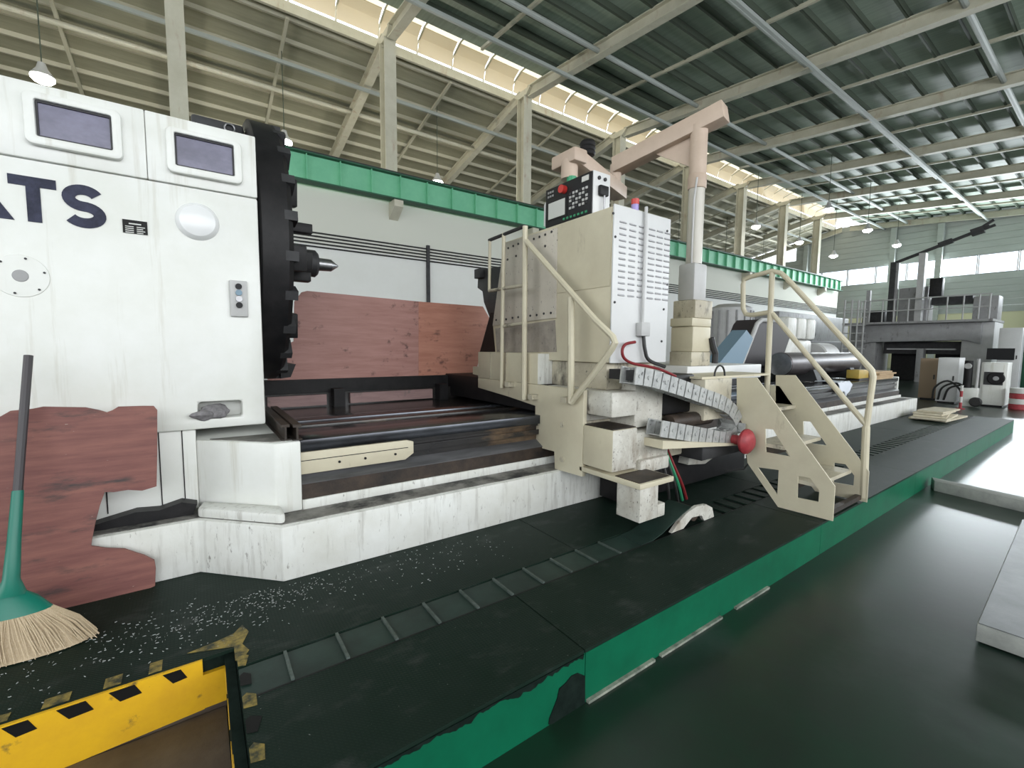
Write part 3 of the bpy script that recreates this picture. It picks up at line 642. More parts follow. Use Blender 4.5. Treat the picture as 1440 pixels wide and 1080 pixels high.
# ================================================================== CARRIAGE
XC = 2.3
ca = thing('lathe_carriage', (3.4, 3, .55), 'big cream and white lathe carriage astride the bed, carrying the louvred cabinet', 'carriage')
ap = MB().prism([(2.33, .553), (2.64, .542), (2.65, .68), (2.90, .675), (2.90, 1.02), (3.30, 1.06), (3.83, 1.10), (3.83, 1.2), (2.33, 1.2)], 'x', XC, XC+.04).build('apron_plate', 'cream', ca, bevel=.006)
for q in ((791, 597), (791, 646)):
    y_, z_ = yz(*q, XC); MB().cyl((XC-.012, y_, z_), (XC, y_, z_), .022, 12).build('bolt', 'cream_dirty', ap)
MB().box(XC+.04, 3.75, 2.36, 2.80, .96, 1.2).build('saddle_front', 'carr_dirty', ca, bevel=.01)
MB().box(XC+.04, 4.3, 2.80, 5.0, .965, 1.2).build('saddle', 'black', ca, bevel=.01)
MB().box(XC+.04, 3.3, 2.36, 2.54, .56, .96).build('apron_body', 'cream_dirty', ca)
b1_ = MB().box(XC, 2.56, 2.04, 2.33, .65, .945).build('gear_case', 'cream', ca, bevel=.012)
MB().box(XC+.01, 2.55, 2.05, 2.32, .945, .952).build('grime_top', 'rust', b1_)
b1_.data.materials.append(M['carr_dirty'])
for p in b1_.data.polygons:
    if p.normal.y < -.7: p.material_index = 1  # side facing the light gets whiter paint, light put into the colour
MB().box(2.56, 2.96, 2.06, 2.36, .62, .90).build('gear_case', 'carr_dirty', ca, bevel=.02)
MB().box(2.58, 2.92, 2.02, 2.10, .60, .70).build('flange_block', 'carr_dirty', ca, bevel=.015)
MB().box(XC, 2.66, 1.80, 2.36, .595, .63).build('shelf_plate', 'cream', ca, bevel=.004)
MB().box(XC+.02, 2.64, 1.82, 2.03, .63, .634).build('shelf_grime', 'rust', ca)
MB().box(XC+.03, 2.52, 1.82, 2.02, .36, .595).build('drop_leg', 'carr_dirty', ca, bevel=.006)
MB().box(2.52, 2.60, 1.82, 2.02, .36, .45).build('leg_toe', 'carr_dirty', ca, bevel=.006)
MB().box(2.35, 2.62, 2.10, 2.36, 1.02, 1.20).build('valve_block', 'carr_dirty', ca, bevel=.012)
MB().box(2.62, 2.95, 2.12, 2.36, .92, 1.33).build('upright_block', 'carr_dirty', ca, bevel=.01)
bb_ = MB().box(XC, 2.72, 2.87, 3.83, 1.2, 1.46).build('cross_beam', 'cream', ca, bevel=.008)
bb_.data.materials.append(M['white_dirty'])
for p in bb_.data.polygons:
    if p.normal.y < -.7: p.material_index = 1  # lit face painted white, the other faces stay beige
for px in (690, 712, 738):
    y_ = yz(px, 525, XC)[0]; MB().box(XC-.006, XC, y_-.006, y_+.006, 1.2, 1.46).build('edge_strip', 'cream_dirty', bb_)
for (a, b) in ((3.1, 3.2), (2.92, 3.0)):
    MB().box(XC+.01, XC+.10, a, b, 1.13, 1.2).build('roller_block', 'black', ca)
MB().prism([(3.83, 1.2), (3.83, 1.30), (4.1, 1.30), (4.1, 1.22)], 'x', 2.4, 2.8).build('cross_beam_end', 'cream', ca)
MB().box(2.45, 3.0, 2.25, 2.87, 1.2, 1.40).build('cabinet_pedestal', 'cream_dirty', ca, bevel=.01)
MB().box(2.72, 3.2, 2.87, 3.7, 1.2, 1.40).build('cabinet_pedestal', 'cream_dirty', ca)
# saddle extension box behind the stair
MB().box(3.72, 5.12, 2.42, 4.4, 1.2, 1.345).build('top_slide', 'cab_white', ca, bevel=.008)
# landing tank
ld = MB().box(3.36, 3.775, 2.02, 2.36, .92, 1.262).build('landing_tank', 'cream_dirty', ca, bevel=.01)
MB().box(3.34, 4.49, 2.04, 2.42, 1.262, 1.28).build('landing_plate', 'cream', ld)
MB().tube([(3.62+.08*cos(t*pi/10), 2.05, 1.28+.09*sin(t*pi/10)) for t in range(11)], .008, 8).build('lifting_loop', 'hoseblk', ld)
# drive unit and added black shade boxes behind the cable chain
MB().box(2.72, 4.62, 2.30, 2.545, .27, .60).build('shadow_box', 'black', ca, bevel=.01)  # black box added as the shadow under the carriage
MB().box(2.97, 3.75, 2.365, 2.55, .60, .955).build('shadow_filler', 'black', ca)  # black filler added to deepen the shade behind the chain
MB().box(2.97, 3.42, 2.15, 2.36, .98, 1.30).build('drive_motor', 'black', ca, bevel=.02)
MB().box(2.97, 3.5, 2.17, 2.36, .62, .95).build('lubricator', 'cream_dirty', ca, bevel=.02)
MB().cyl((3.0, 2.10, .93), (3.55, 2.10, .93), .06, 14).build('feed_shaft', 'rust', ca)
MB().prism([(2.66, .80), (3.70, .70), (3.70, .715), (2.66, .86)], 'y', 1.90, 2.12).build('chain_tray', 'cream', ca)
MB().box(3.3, 3.95, 1.98, 2.36, .60, .72).build('bearing_block', 'dkgrey', ca, bevel=.02)
MB().prism([(3.72, .47), (4.0, .55), (4.0, .70), (3.5, .66), (3.45, .5)], 'y', 2.2, 2.5).build('end_casting', 'carr_dirty', ca, bevel=.01)
rc = P(1050, 621, X=3.65)
MB().revolve([(-.05, .03), (-.045, .06), (-.02, .095), (0, .105), (.02, .10), (.06, .04), (.28, .035)], (rc.x, rc.y, rc.z), 'y', 28).build('reel_cap', 'red2', ca, label='red round cap on the feed shaft end')
for k, (m, dx) in enumerate((('hoseblk', 0), ('hoseblk', .06), ('hosered', .12), ('greenbtn', .09))):
    MB().tube(crom([(2.98+dx, 2.2, .75), (2.98+dx, 2.12, .6), (3.0+dx*1.5, 2.08, .42), (3.05+dx*2, 2.1, .26)]), .012, 6).build('hose', m, ca)
MB().tube([P(1050, 640, Y=1.9), P(1052, 652, Y=1.9), P(1046, 660, Y=1.9), P(1020, 662, Y=2.0)], .008, 6).build('hose', 'hoseblk', ca)
# cable drag chain
cc = thing('cable_drag_chain', (3.2, 2.0, .85), 'grey steel cable drag chain looping in front of the carriage', 'cable chain')
cp = crom([P(*q, Y=1.93) for q in ((892, 528), (912, 531), (933, 537), (954, 544), (974, 551), (992, 558), (1010, 564), (1026, 573), (1037, 587), (1039, 602), (1031, 614), (1014, 617), (998, 614), (980, 611), (962, 608), (944, 605), (926, 602))], 4)
# even spacing along the loop
seg = []
acc = 0; step = .098
for a, b in zip(cp, cp[1:]):
    l = (b-a).length
    while acc <= l: seg.append(a.lerp(b, acc/l)); acc += step
    acc -= l
ml = mat('galvanised_chain', (.50, .51, .50), .4, .3, c2=(.34, .35, .35), scale=18, grime=[((.04, .04, .04), 34, (1, 1, 1), .68, .76)])
for a, b in zip(seg, seg[1:]):
    lk = MB()
    for y_ in (1.93, 2.05):
        u = Vector((0, y_-1.93, 0)); lk.beam(a+u+(b-a)*.05, b+u-(b-a)*.09, .012, .118)
    mid = (a+b)/2; d = (b-a).normalized(); nn = Vector((-d.z, 0, d.x))
    for sgn in (-1, 1): lk.beam(mid+nn*(.052*sgn)+Vector((0, 0, 0)), mid+nn*(.052*sgn)+Vector((0, .12, 0)), .04, .008, ref=tuple(nn))
    lk.cyl(mid+Vector((0, -.012, 0)), mid+Vector((0, .0, 0)), .014, 8)
    lk.build('chain_link', ml, cc)
MB().box(2.42, 2.52, 1.93, 2.2, 1.29, 1.36).build('anchor', 'dkgrey', cc)
# ------------------------------------------------------------------ louvred cabinet
XK = 2.42; YK = 2.2
cab = thing('electrical_cabinet', (2.7, 2.7, 1.4), 'tall cream cabinet with white louvred front standing on the carriage', 'cabinet')
prof = [yz(*q, XK) for q in ((860, 290), (858, 512), (697, 497), (693, 458), (709, 341))]
prof[0] = (YK, prof[0][1]); prof[1] = (YK, 1.401); prof[2] = (prof[2][0], 1.401)
xk1 = P(940, 312, Y=YK).x
MB().prism(prof, 'x', XK, xk1).build('body', 'cream', cab, bevel=.006)
up_ = [yz(*q, XK-.008) for q in ((709, 342), (784, 320), (782, 447), (693, 458))]
pn = MB().prism(up_, 'x', XK-.012, XK).build('bolted_panel', mat('speckled_cream_panel', (.56, .52, .45), .5, c2=(.48, .44, .38), scale=4, grime=[spec_dirt]), cab, bevel=.002)
for q in ((715, 349), (722, 346), (729, 343), (751, 336), (759, 333), (767, 330), (776, 326), (714, 365), (726, 360), (767, 346), (698, 450), (712, 449), (721, 447), (729, 446), (746, 444), (755, 443), (765, 441), (775, 440)):
    y_, z_ = yz(*q, XK-.012); MB().cyl((XK-.018, y_, z_), (XK-.012, y_, z_), .010, 8).build('bolt', 'dkgrey', pn)
y_a, y_b = yz(784, 330, XK)[0], YK+.01
MB().box(XK-.006, XK, y_b, y_a-.01, 1.95, prof[0][1]-.01).build('side_panel', 'cream', cab)
lo_ = [yz(*q, XK) for q in ((697, 462), (781, 450), (783, 495), (699, 496))]
MB().prism(lo_, 'x', XK-.004, XK).build('soiled_panel', mat('oil_speckled_panel', (.40, .36, .31), .55, c2=(.22, .20, .18), scale=9, amt=.25, grime=[spec_dirt]), cab)
ztop = prof[0][1]+.01
lv = MB().box(XK-.005, xk1+.012, YK-.014, YK-.001, 1.401, ztop).build('louvre_panel', 'cab_white', cab, bevel=.003)
lb = MB()
cols = [XK+.085+.105*k for k in range(3)]+[XK+.41+.095*k for k in range(3)]
for x in cols:
    for k in range(13):
        z_ = ztop-.105-.0425*k
        if x > XK+.4 and k > 12: continue
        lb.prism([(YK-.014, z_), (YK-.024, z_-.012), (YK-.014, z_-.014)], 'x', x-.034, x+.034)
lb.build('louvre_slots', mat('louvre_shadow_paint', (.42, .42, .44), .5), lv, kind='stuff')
for q in ((865, 333), (864, 425), (938, 325), (938, 400), (933, 435), (862, 300), (930, 480)):
    x_, z_ = xz(*q, YK-.014); MB().cyl((x_, YK-.02, z_), (x_, YK-.014, z_), .009, 8).build('screw', 'dkgrey', lv)
xc_ = P(903, 400, Y=YK-.02).x
MB().tube([(xc_, YK-.035, ztop+.03), (xc_-.003, YK-.035, 1.66)], .012, 8).build('conduit', 'greylt', cab)
MB().box(xc_-.05, xc_+.05, YK-.07, YK-.014, 1.60, 1.70).build('junction_box', 'greylt', cab, bevel=.006)
MB().tube(crom([(xc_+.01, YK-.04, 1.60), (xc_+.02, YK-.05, 1.5), (xc_+.06, YK-.06, 1.42), (xc_+.2, YK-.1, 1.37)]), .014, 8).build('hose', 'hoseblk', cab)
hp_ = [P(*q, Y=YK-.06) for q in ((893, 481), (880, 484), (875, 493), (878, 504), (890, 511), (910, 515), (930, 520), (950, 529))]
MB().tube(crom(hp_), .011, 8).build('hose', 'hosered', cab, label='red hose loop')
sg = thing('signal_lamp', (P(893, 290, Y=2.3).x, 2.3, ztop), 'small signal lamp stack with red top on the white cabinet', 'signal lamp')
q = sg.location
MB().cyl((q.x, q.y, ztop-.01), (q.x, q.y, ztop+.02), .035, 16).build('base', 'dkgrey', sg)
MB().cyl((q.x, q.y, ztop+.02), (q.x, q.y, ztop+.085), .028, 16).build('lens', 'violet', sg)
MB().cyl((q.x, q.y, ztop+.085), (q.x, q.y, ztop+.125), .03, 16).build('lens', 'red', sg)
MB().revolve([(0, .028), (.02, .026), (.035, .01)], (q.x-.07, q.y, ztop), 'z', 14).build('buzzer', 'ochre', sg)
# guard frame of square tube on the carriage end
gf = thing('guard_frame', (2.26, 2.9, 1.1), 'cream tube guard frame with diagonal handrail on the carriage end', 'guard rail')
XG = 2.255
def gp(*pts): return [P(a, b, X=XG) for a, b in pts]
MB().tube(gp((708.5, 328), (705, 545)), .017, 8).build('post', 'cream', gf)
MB().tube(gp((738.5, 318), (737, 562)), .022, 8).build('post', 'cream', gf)
MB().tube(gp((689, 337), (688, 409)), .014, 8).build('post', 'cream', gf)
MB().tube(gp((803, 418), (803, 567)), .026, 8).build('post', 'cream', gf)
MB().tube(gp((688, 338), (738, 318)), .016, 8).build('top_bar', 'dkgrey', gf)
MB().tube(gp((688, 409), (738, 401)), .015, 8).build('rung', 'cream_dirty', gf)
MB().tube(gp((709, 459), (738, 454)), .015, 8).build('rung', 'cream_dirty', gf)
MB().tube(gp((740, 339), (780, 385), (838, 451), (862, 474), (865, 482), (860, 491), (835, 526), (803, 566)), .023, 8).build('handrail', 'cream', gf)
MB().box(XG-.03, XC+.0, 2.44, 2.5, 1.10, 1.14).box(XG-.02, XC, 2.86, 2.92, 1.08, 1.12).box(XG-.02, XC, 3.2, 3.26, 1.16, 1.2).build('foot_bracket', 'cream_dirty', gf)
# tool slide seen past the cabinet
ts = thing('tool_slide', (2.8, 3.8, 1.3), 'dark grey tool slide standing behind the cabinet over the bed', 'tool slide')
sp = [yz(*q, 2.62) for q in ((672, 385), (684, 377), (706, 374), (712, 420), (705, 470), (694, 462), (680, 425), (678, 410), (671, 405))]
MB().prism(sp, 'x', 2.62, 2.95).build('slide', 'dkgrey', ts, bevel=.01)
sp2 = [yz(*q, 2.62) for q in ((692, 440), (712, 440), (712, 498), (676, 498))]
MB().prism(sp2, 'x', 2.6, 3.1).build('column', 'black', ts)
MB().box(2.6, 3.1, 3.3, 4.2, 1.2, 1.45).build('foot', 'black', ts)
y_, z_ = yz(675, 385, 2.6)
MB().box(2.56, 2.64, y_-.06, y_+.06, z_-.05, z_+.05).build('clamp', 'dkgrey', ts, bevel=.006)
# ------------------------------------------------------------------ access stairs
xa, xb = 3.78, 4.49
stt = thing('access_stairs', (4.1, 1.7, .26), 'cream steel access stairs with pierced side plates and tube handrail beside carriage', 'stairs')
out = [yz(*q, xa) for q in ((1036, 531), (1064, 531), (1174, 684), (1171, 733), (1094, 713), (1051, 651), (1046, 600), (1036, 580))]
holes = [[yz(*q, xa) for q in h] for h in (((1076, 603), (1087, 604), (1111, 642), (1077, 636)), ((1065, 657), (1095, 661), (1093, 696)), ((1122, 669), (1139, 672), (1152, 690), (1151, 706), (1121, 700)))]
f1 = [yz(*q, xb) for q in ((1083, 541), (1096, 543), (1117, 573), (1083, 571))]
for x in (xa, xb):
    MB().holed(out, holes+([f1] if x == xb else []), 'x', x, x+.012).build('stringer', 'cream', stt)
for y0, y1, z_ in ((1.80, 2.02, 1.00), (1.58, 1.82, .74), (1.34, 1.60, .50)):
    tr = MB().box(xa+.012, xb, y0, y1, z_-.03, z_).build('tread', 'cream_dirty', stt)
    MB().box(xa+.012, xb, y1-.012, y1, z_-.16, z_-.03).build('riser', 'rust', tr)
MB().box(xa+.012, xb, 1.26, 1.30, .262, .30).build('bottom_tie', 'rust', stt)
XH = xb+.02
def hp2(*pts): return [P(a, b, X=XH) for a, b in pts]
def rnd(pts): return pts
MB().tube(hp2((1214, 700), (1218, 600)), .028, 10).build('post', 'cream', stt)
MB().tube(hp2((1217, 610), (1228, 530), (1226, 521), (1218, 512), (1106, 391), (1098, 384), (1086, 381), (1056, 389), (1047, 393), (1045, 400), (1045, 434), (1049, 442), (1058, 443), (1083, 439)), .023, 10).build('handrail', 'cream', stt)
MB().tube(hp2((1086, 383), (1078, 560)), .025, 10).build('post', 'cream', stt)
MB().tube(hp2((1086, 441), (1217, 596)), .022, 10).build('mid_rail', 'cream', stt)
# ------------------------------------------------------------------ pendant boom
pbm = thing('pendant_boom', (3.9, 2.52, 1.345), 'tall white pipe post with pinkish swing arm on the carriage', 'boom post')
px_, py_ = 3.95, 2.47
MB().box(px_-.16, px_+.16, py_-.04, py_+.2, 1.345, 1.48).build('foot', 'cream_dirty', pbm, bevel=.01)
MB().box(px_-.15, px_+.15, py_-.04, py_+.2, 1.48, 1.72).build('motor_case', 'cream', pbm, bevel=.012)
MB().box(px_-.17, px_+.15, py_-.04, py_+.2, 1.72, 1.80).build('collar', 'cream', pbm, bevel=.01)
MB().box(px_-.13, px_+.16, py_-.04, py_+.2, 1.80, 1.97).build('gear_case', 'cream_dirty', pbm, bevel=.01)
pole_y = py_+.08
MB().box(px_-.10, px_+.11, pole_y-.08, pole_y+.1, 1.97, 2.32).build('sleeve', 'greylt', pbm, bevel=.02)
MB().cyl((px_, pole_y, 2.32), (px_, pole_y, 3.02), .073, 28).build('pole', 'polepaint', pbm)
MB().cyl((px_, pole_y, 3.15), (px_, pole_y, 3.60), .078, 28).build('pole_head', 'pink', pbm)
MB().revolve([(0, .08), (.01, .085), (.12, .085), (.13, .08)], (px_, pole_y, 3.02), 'z', 28).build('clamp_band', 'pink', pbm)
MB().tube([(px_-.085, pole_y-.03, 2.32), (px_-.085, pole_y-.03, 2.9), (px_-.08, pole_y-.05, 3.1)], .009, 8).build('cable', 'greylt', pbm)
MB().tube([P(1000, 475, Y=2.42), P(1003, 488, Y=2.41), P(1006, 497, Y=2.41), P(1005, 511, Y=2.41)], .03, 8).build('cable', 'dkgrey', pbm)
pv = Vector((3.78, 3.42, 3.46))
arm0 = Vector((px_+.06, pole_y-.22, 3.66))
dd = (pv-arm0).normalized()
MB().beam(arm0, pv, .17, .16).build('swing_arm', 'pink', pbm, bevel=.01)
g0 = Vector((px_, pole_y+.08, 3.58)); g1 = g0+Vector((dd.x, dd.y, 0))*.55; g2 = Vector((g0.x, g0.y, 3.25))
gm = MB(); n_ = Vector((-dd.y, dd.x, 0))*.012
vs = [gm.bm.verts.new(v) for v in (g0+n_, g1+n_, g2+n_, g0-n_, g1-n_, g2-n_)]
for f_ in ((0, 1, 2), (5, 4, 3), (0, 3, 4, 1), (1, 4, 5, 2), (2, 5, 3, 0)): gm.bm.faces.new([vs[i] for i in f_])
gm.build('gusset', 'pink', pbm)
MB().cyl(pv+Vector((0, 0, -.26)), pv+Vector((0, 0, .02)), .06, 16).build('pivot', 'pink', pbm)
MB().tube([pv+Vector((0, 0, -.02)), pv+Vector((.05, .1, .05)), pv+Vector((.02, .05, -.2))], .018, 8).build('cable', 'hosered', pbm)
hub = Vector((2.83, 3.06, 3.2))
MB().beam(hub, pv+Vector((.06, -.02, -.28)), .16, .13).build('lower_arm', 'pink', pbm, bevel=.01)
MB().beam(hub+Vector((0, .22, -.0)), hub+Vector((0, -.1, 0)), .16, .12).build('hanger_head', 'pink', pbm, bevel=.02)
MB().cyl(hub+Vector((-.02, .03, -.18)), hub+Vector((-.02, .03, -.02)), .075, 18).build('hanger', 'pink', pbm)
tag(MB().revolve([(0, .035), (.015, .065), (.035, .075), (.055, .066), (.075, .075), (.095, .066), (.115, .075), (.14, .06), (.15, .02)], (3.02, 3.08, 3.262), 'z', 24).build('alarm_horn', 'black'), 'black ribbed round alarm horn on top of the boom arm', 'horn')
# control pendant
cpn = thing('control_pendant', (2.8, 2.97, 2.62), 'black control panel pendant with pale screen hanging from the pinkish boom arm', 'control panel')
XP = 2.72
f_ = [yz(*q, XP) for q in ((768, 262), (835, 245), (834, 291), (768, 318))]
ya, yb_, z0, z1 = (f_[0][0]+f_[3][0])/2, (f_[1][0]+f_[2][0])/2, f_[3][1]-.03, (f_[0][1]+f_[1][1])/2
MB().box(XP, XP+.20, yb_, ya, z0, z1).build('case', 'cab_white', cpn, bevel=.008)
fp = MB().box(XP-.012, XP, yb_+.008, ya-.008, z0+.008, z1-.008).build('front_panel', 'panelblk', cpn, bevel=.003)
Wp, Hp = ya-yb_, z1-z0
def pan(u0, u1, v0, v1, name, m, d=.006): # u from the left edge as seen (high y) to the right, v from top
    return MB().box(XP-.012-d, XP-.012, ya-Wp*u1, ya-Wp*u0, z1-Hp*v1, z1-Hp*v0).build(name, m, fp)
pan(.05, .50, .36, .84, 'screen_bezel', 'black', .004)
pan(.09, .46, .40, .80, 'screen', 'screen')
for r in range(5):
    for c_ in range(6): pan(.55+.065*c_, .59+.065*c_, .33+.085*r, .385+.085*r, 'key', 'greylt' if (r+c_) % 3 else 'dkgrey')
for c_ in range(7): pan(.42+.075*c_, .46+.075*c_, .88, .93, 'key', 'greenbtn')
for c_ in range(3):
    for r in range(2): pan(.07+.05*c_, .10+.05*c_, .10+.10*r, .15+.10*r, 'key', 'grey')
pan(.80, .93, .08, .20, 'badge', 'print')
y_ = ya-Wp*.44
MB().cyl((XP-.06, y_, z1-Hp*.2), (XP-.012, y_, z1-Hp*.2), .035, 18).build('stop_button', 'red', fp, label='red mushroom stop button')
MB().cyl((XP+.08, ya-Wp*.42, z1), (XP+.08, ya-Wp*.42, z1+.06), .045, 18).build('indicator', 'greenbtn', cpn)
MB().box(XP+.05, XP+.15, yb_-.035, yb_, z0+Hp*.45, z0+Hp*.68).build('handwheel_box', 'black', cpn, bevel=.01)
MB().tube([(XP+.10, yb_-.03, z0+Hp*.45), (XP+.10, yb_-.03, z0+.02)], .008, 8).build('lever', 'steel', cpn)
for dx in (.06, .13): MB().cyl((XP+dx, yb_-.012, z0+Hp*.85), (XP+dx, yb_, z0+Hp*.85), .015, 12).build('switch', 'dkgrey', cpn)
MB().tube([(XP+.05, ya, z1-.05), (XP+.03, ya+.05, z1-.12), (XP+.03, ya+.05, z0+.05), (XP+.06, ya, z0+.02)], .012, 8).build('grip', 'cab_white', cpn)

# ================================================================== THINGS ON THE FAR PART OF THE BED
wp = thing('shaft_workpiece', (9.8, 3.5, .95), 'thick dark steel shaft workpiece lying on the bed behind the stairs', 'shaft')
MB().revolve([(8.03, .19), (8.04, .2), (11.2, .2), (11.21, .19)], (0, 3.5, 1.26), 'x', 36).build('shaft', mat('dark_turned_steel', (.10, .085, .09), .35, .5, c2=(.06, .05, .055), scale=5), wp)
MB().revolve([(8.012, .192), (8.0295, .192)], (0, 3.5, 1.26), 'x', 36).build('end_face', 'steel', wp)
for x in (8.9, 10.6): MB().prism([(3.2, .952), (3.8, .952), (3.72, 1.16), (3.62, 1.16), (3.5, 1.07), (3.38, 1.16), (3.28, 1.16)], 'x', x-.1, x+.1).build('vee_block', 'dkgrey', wp)
w2 = thing('roll_casing', (12.8, 4.6, .95), 'grey drum casing on the far bed end beyond the dark shaft', 'drum')
MB().revolve([(11.0, .27), (11.02, .3), (11.7, .3), (11.72, .27)], (0, 4.15, 1.36), 'x', 32).build('drum', 'greylt', w2)
MB().box(11.1, 11.6, 3.95, 4.35, .931, 1.12).build('cradle', 'dkgrey', w2)
sr = thing('steady_rest', (9.2, 4.1, .95), 'white ribbed steady rest casting on the bed behind the dark shaft', 'steady rest')
a = P(1100, 470, Y=4.15); b = P(1141, 470, Y=4.15)
zt_ = P(1120, 447, Y=4.15).z
MB().box(a.x, b.x, 4.1, 4.48, .931, 1.35).build('foot', 'dkgrey', sr)
for k in range(3):
    xa_ = a.x+(b.x-a.x)*(k/3+.02); xb_ = a.x+(b.x-a.x)*((k+1)/3-.02)
    MB().box(xa_, xb_, 4.05, 4.55, 1.72, zt_).build('rib_box', 'white_dirty', sr, bevel=.06)
MB().box(a.x-.05, b.x+.02, 4.12, 4.6, 1.35, 1.72).build('casting', 'white_dirty', sr, bevel=.08)
MB().prism([(a.x-.35, 1.2), (a.x-.1, 1.2), (a.x+.3, 1.75), (a.x+.05, 1.85)], 'y', 4.0, 4.08).build('strap', 'white_dirty', sr)
gd = thing('slanted_guard', (8.2, 4.2, .95), 'dark slanted sheet guard with grey edge standing on the bed', 'guard')
gpx = [xz(*q, 4.0) for q in ((1043, 515), (1066, 455), (1071, 449), (1098, 452), (1112, 470), (1095, 520))]
MB().prism(gpx, 'y', 4.0, 4.45).build('guard_sheet', mat('dark_brown_sheet', (.035, .028, .032), .5), gd)
MB().tube([P(1041, 516, Y=3.98), P(1065, 455, Y=3.98), P(1071, 450, Y=3.98), P(1090, 451, Y=3.98)], .04, 8).build('edge_tube', 'greylt', gd)
MB().box(7.85, 8.9, 4.0, 4.45, .931, 1.2).build('stand', 'black', gd)
bs_ = thing('blue_sheet_guard', (7.4, 3.8, .95), 'grey blue slanted sheet leaning beside the dark guard', 'guard')
MB().prism([xz(*q, 3.7) for q in ((1008, 515), (1050, 464), (1059, 476), (1043, 515))], 'y', 3.7, 3.94).build('sheet', 'blue', bs_)
MB().box(6.5, 7.1, 3.7, 3.94, .946, 1.22).build('stand', 'dkgrey', bs_)
yb2 = thing('ochre_block', (10.3, 3.2, .95), 'ochre painted block on the bed beside the white rag', 'block')
MB().box(9.95, 10.45, 2.96, 3.16, .952, 1.14).build('block', 'ochre', yb2, bevel=.01)
MB().box(9.95, 10.45, 2.95, 3.17, .95, .985).build('foot', 'dkgrey', yb2)
rr = random.Random(11)
for k in range(5):
    xa_ = 10.55+.05*rr.random(); z_ = .951+.03*k; o = rr.uniform(-.04, .04)
    bd = MB().box(xa_, 11.62-.1*rr.random(), 2.86+o, 3.14+o, z_, z_+.028).build('board', 'wood')
    tag(bd, ['bottom raw wooden board of the pile on the bed end', 'second raw wooden board up in the pile on the bed end', 'middle raw wooden board of the pile on the bed end', 'second raw wooden board from top of the bed end pile', 'top raw wooden board of the pile on the bed end'][k], 'board', 'boards piled on the bed end')
# white rag over the front way
rg2 = MB(); nx, ny = 14, 12; vv = []
rr = random.Random(4)
for i in range(nx):
    row = []
    for j in range(ny):
        x = 8.55+.5*i/(nx-1); s_ = j/(ny-1)
        fold = .018*sin(i*1.3+j*.5)+.01*rr.random()
        if s_ < .55: p = (x+.02*sin(j), 3.16-.34*s_/.55, .966+abs(fold)*.8)
        else: p = (x+.02*sin(j), 2.815-abs(fold)-.004, .955-.17*(s_-.55)/.45*(1+.25*sin(i*.9)))
        row.append(rg2.bm.verts.new(p))
    vv.append(row)
for i in range(nx-1):
    for j in range(ny-1): rg2.bm.faces.new((vv[i][j], vv[i+1][j], vv[i+1][j+1], vv[i][j+1]))
r_ = rg2.build('rag', 'cloth'); tag(r_, 'crumpled pale white rag draped over the front bed way', 'rag')
sm = r_.modifiers.new('thickness', 'SOLIDIFY'); sm.thickness = .006; sm.offset = 1
# flattened cardboard on the platform end
rr = random.Random(8)
for k in range(5):
    t = rr.uniform(-.12, .12); c0 = Vector((11.35+.12*rr.uniform(-1, 1), 2.16+.05*rr.uniform(-1, 1)))
    hx, hy = .62-.04*k, .26-.02*k
    pts = [(c0.x+cos(t)*a*hx-sin(t)*b*hy, c0.y+sin(t)*a*hx+cos(t)*b*hy) for a, b in ((-1, -1), (1, -1), (1, 1), (-.2, 1.1), (-1, 1))]
    tag(MB().prism(pts, 'z', .241+.034*k, .241+.034*k+.03).build('cardboard_sheet', 'card'), ['lowest pale cardboard sheet of the pile at the platform end', 'second lowest pale cardboard sheet at the platform end', 'middle pale cardboard sheet of the pile at the platform end', 'second pale cardboard sheet from top at the platform end', 'top pale cardboard sheet of the pile at the platform end'][k], 'cardboard', 'cardboard pile at the platform end')

# ================================================================== FAR MACHINES
XF = 28
gt = thing('portal_mill', (29, 6, 0), 'big grey portal milling machine with railed top deck by the far gable', 'milling machine')
def yr(pa, pb, X=XF): return P(pb, 480, X=X).y, P(pa, 480, X=X).y
def zz_(py, X=XF, px=1300): return P(px, py, X=X).z
y0, y1 = yr(1195, 1232); MB().box(XF, XF+2, y0, y1, 0, zz_(452)).build('column', 'grey', gt, bevel=.03)
y0, y1 = yr(1352, 1397); MB().box(XF, XF+2, y0, y1, 0, zz_(455)).build('column', 'greylt', gt, bevel=.03)
y0, y1 = yr(1205, 1380); ycr = (y0, y1)
MB().prism([(y0, zz_(455)), (y1, zz_(455)), (y1, zz_(487)), (y1-.6, zz_(481)), (y0+.5, zz_(479)), (y0, zz_(484))], 'x', XF-.2, XF+1.2).build('crossbeam', 'grey', gt, bevel=.03)
y0, y1 = yr(1236, 1350); MB().box(XF+.8, XF+1.6, y0, y1, zz_(498), zz_(480)).build('cross_rail', 'dkgrey', gt)
MB().box(XF+.5, XF+.8, y0+.2, y1-.2, zz_(492), zz_(490)).build('guide_bar', 'greylt', gt)
y0, y1 = yr(1288, 1298); MB().box(XF+.2, XF+.7, y0, y1, 0, zz_(490)).build('ram', 'grey', gt, bevel=.02)
y0, y1 = yr(1238, 1286); MB().box(XF+1.9, XF+2, y0, y1, 0, zz_(490)).build('bellows', 'black', gt)
y0, y1 = yr(1302, 1348); MB().box(XF+1.9, XF+2, y0, y1, 0, zz_(492)).build('bellows', 'black', gt)
y0, y1 = yr(1190, 1398); MB().box(XF-.7, XF+2, y0, y1, zz_(455), zz_(452)).build('deck', 'grey', gt)
dk = zz_(452)
for px in (1210, 1222, 1240, 1256, 1276, 1305, 1330, 1353, 1375, 1390):
    y_ = P(px, 450, X=XF-.65).y; MB().tube([(XF-.65, y_, dk), (XF-.65, y_, dk+1.05)], .03, 6).build('rail_post', 'greylt', gt)
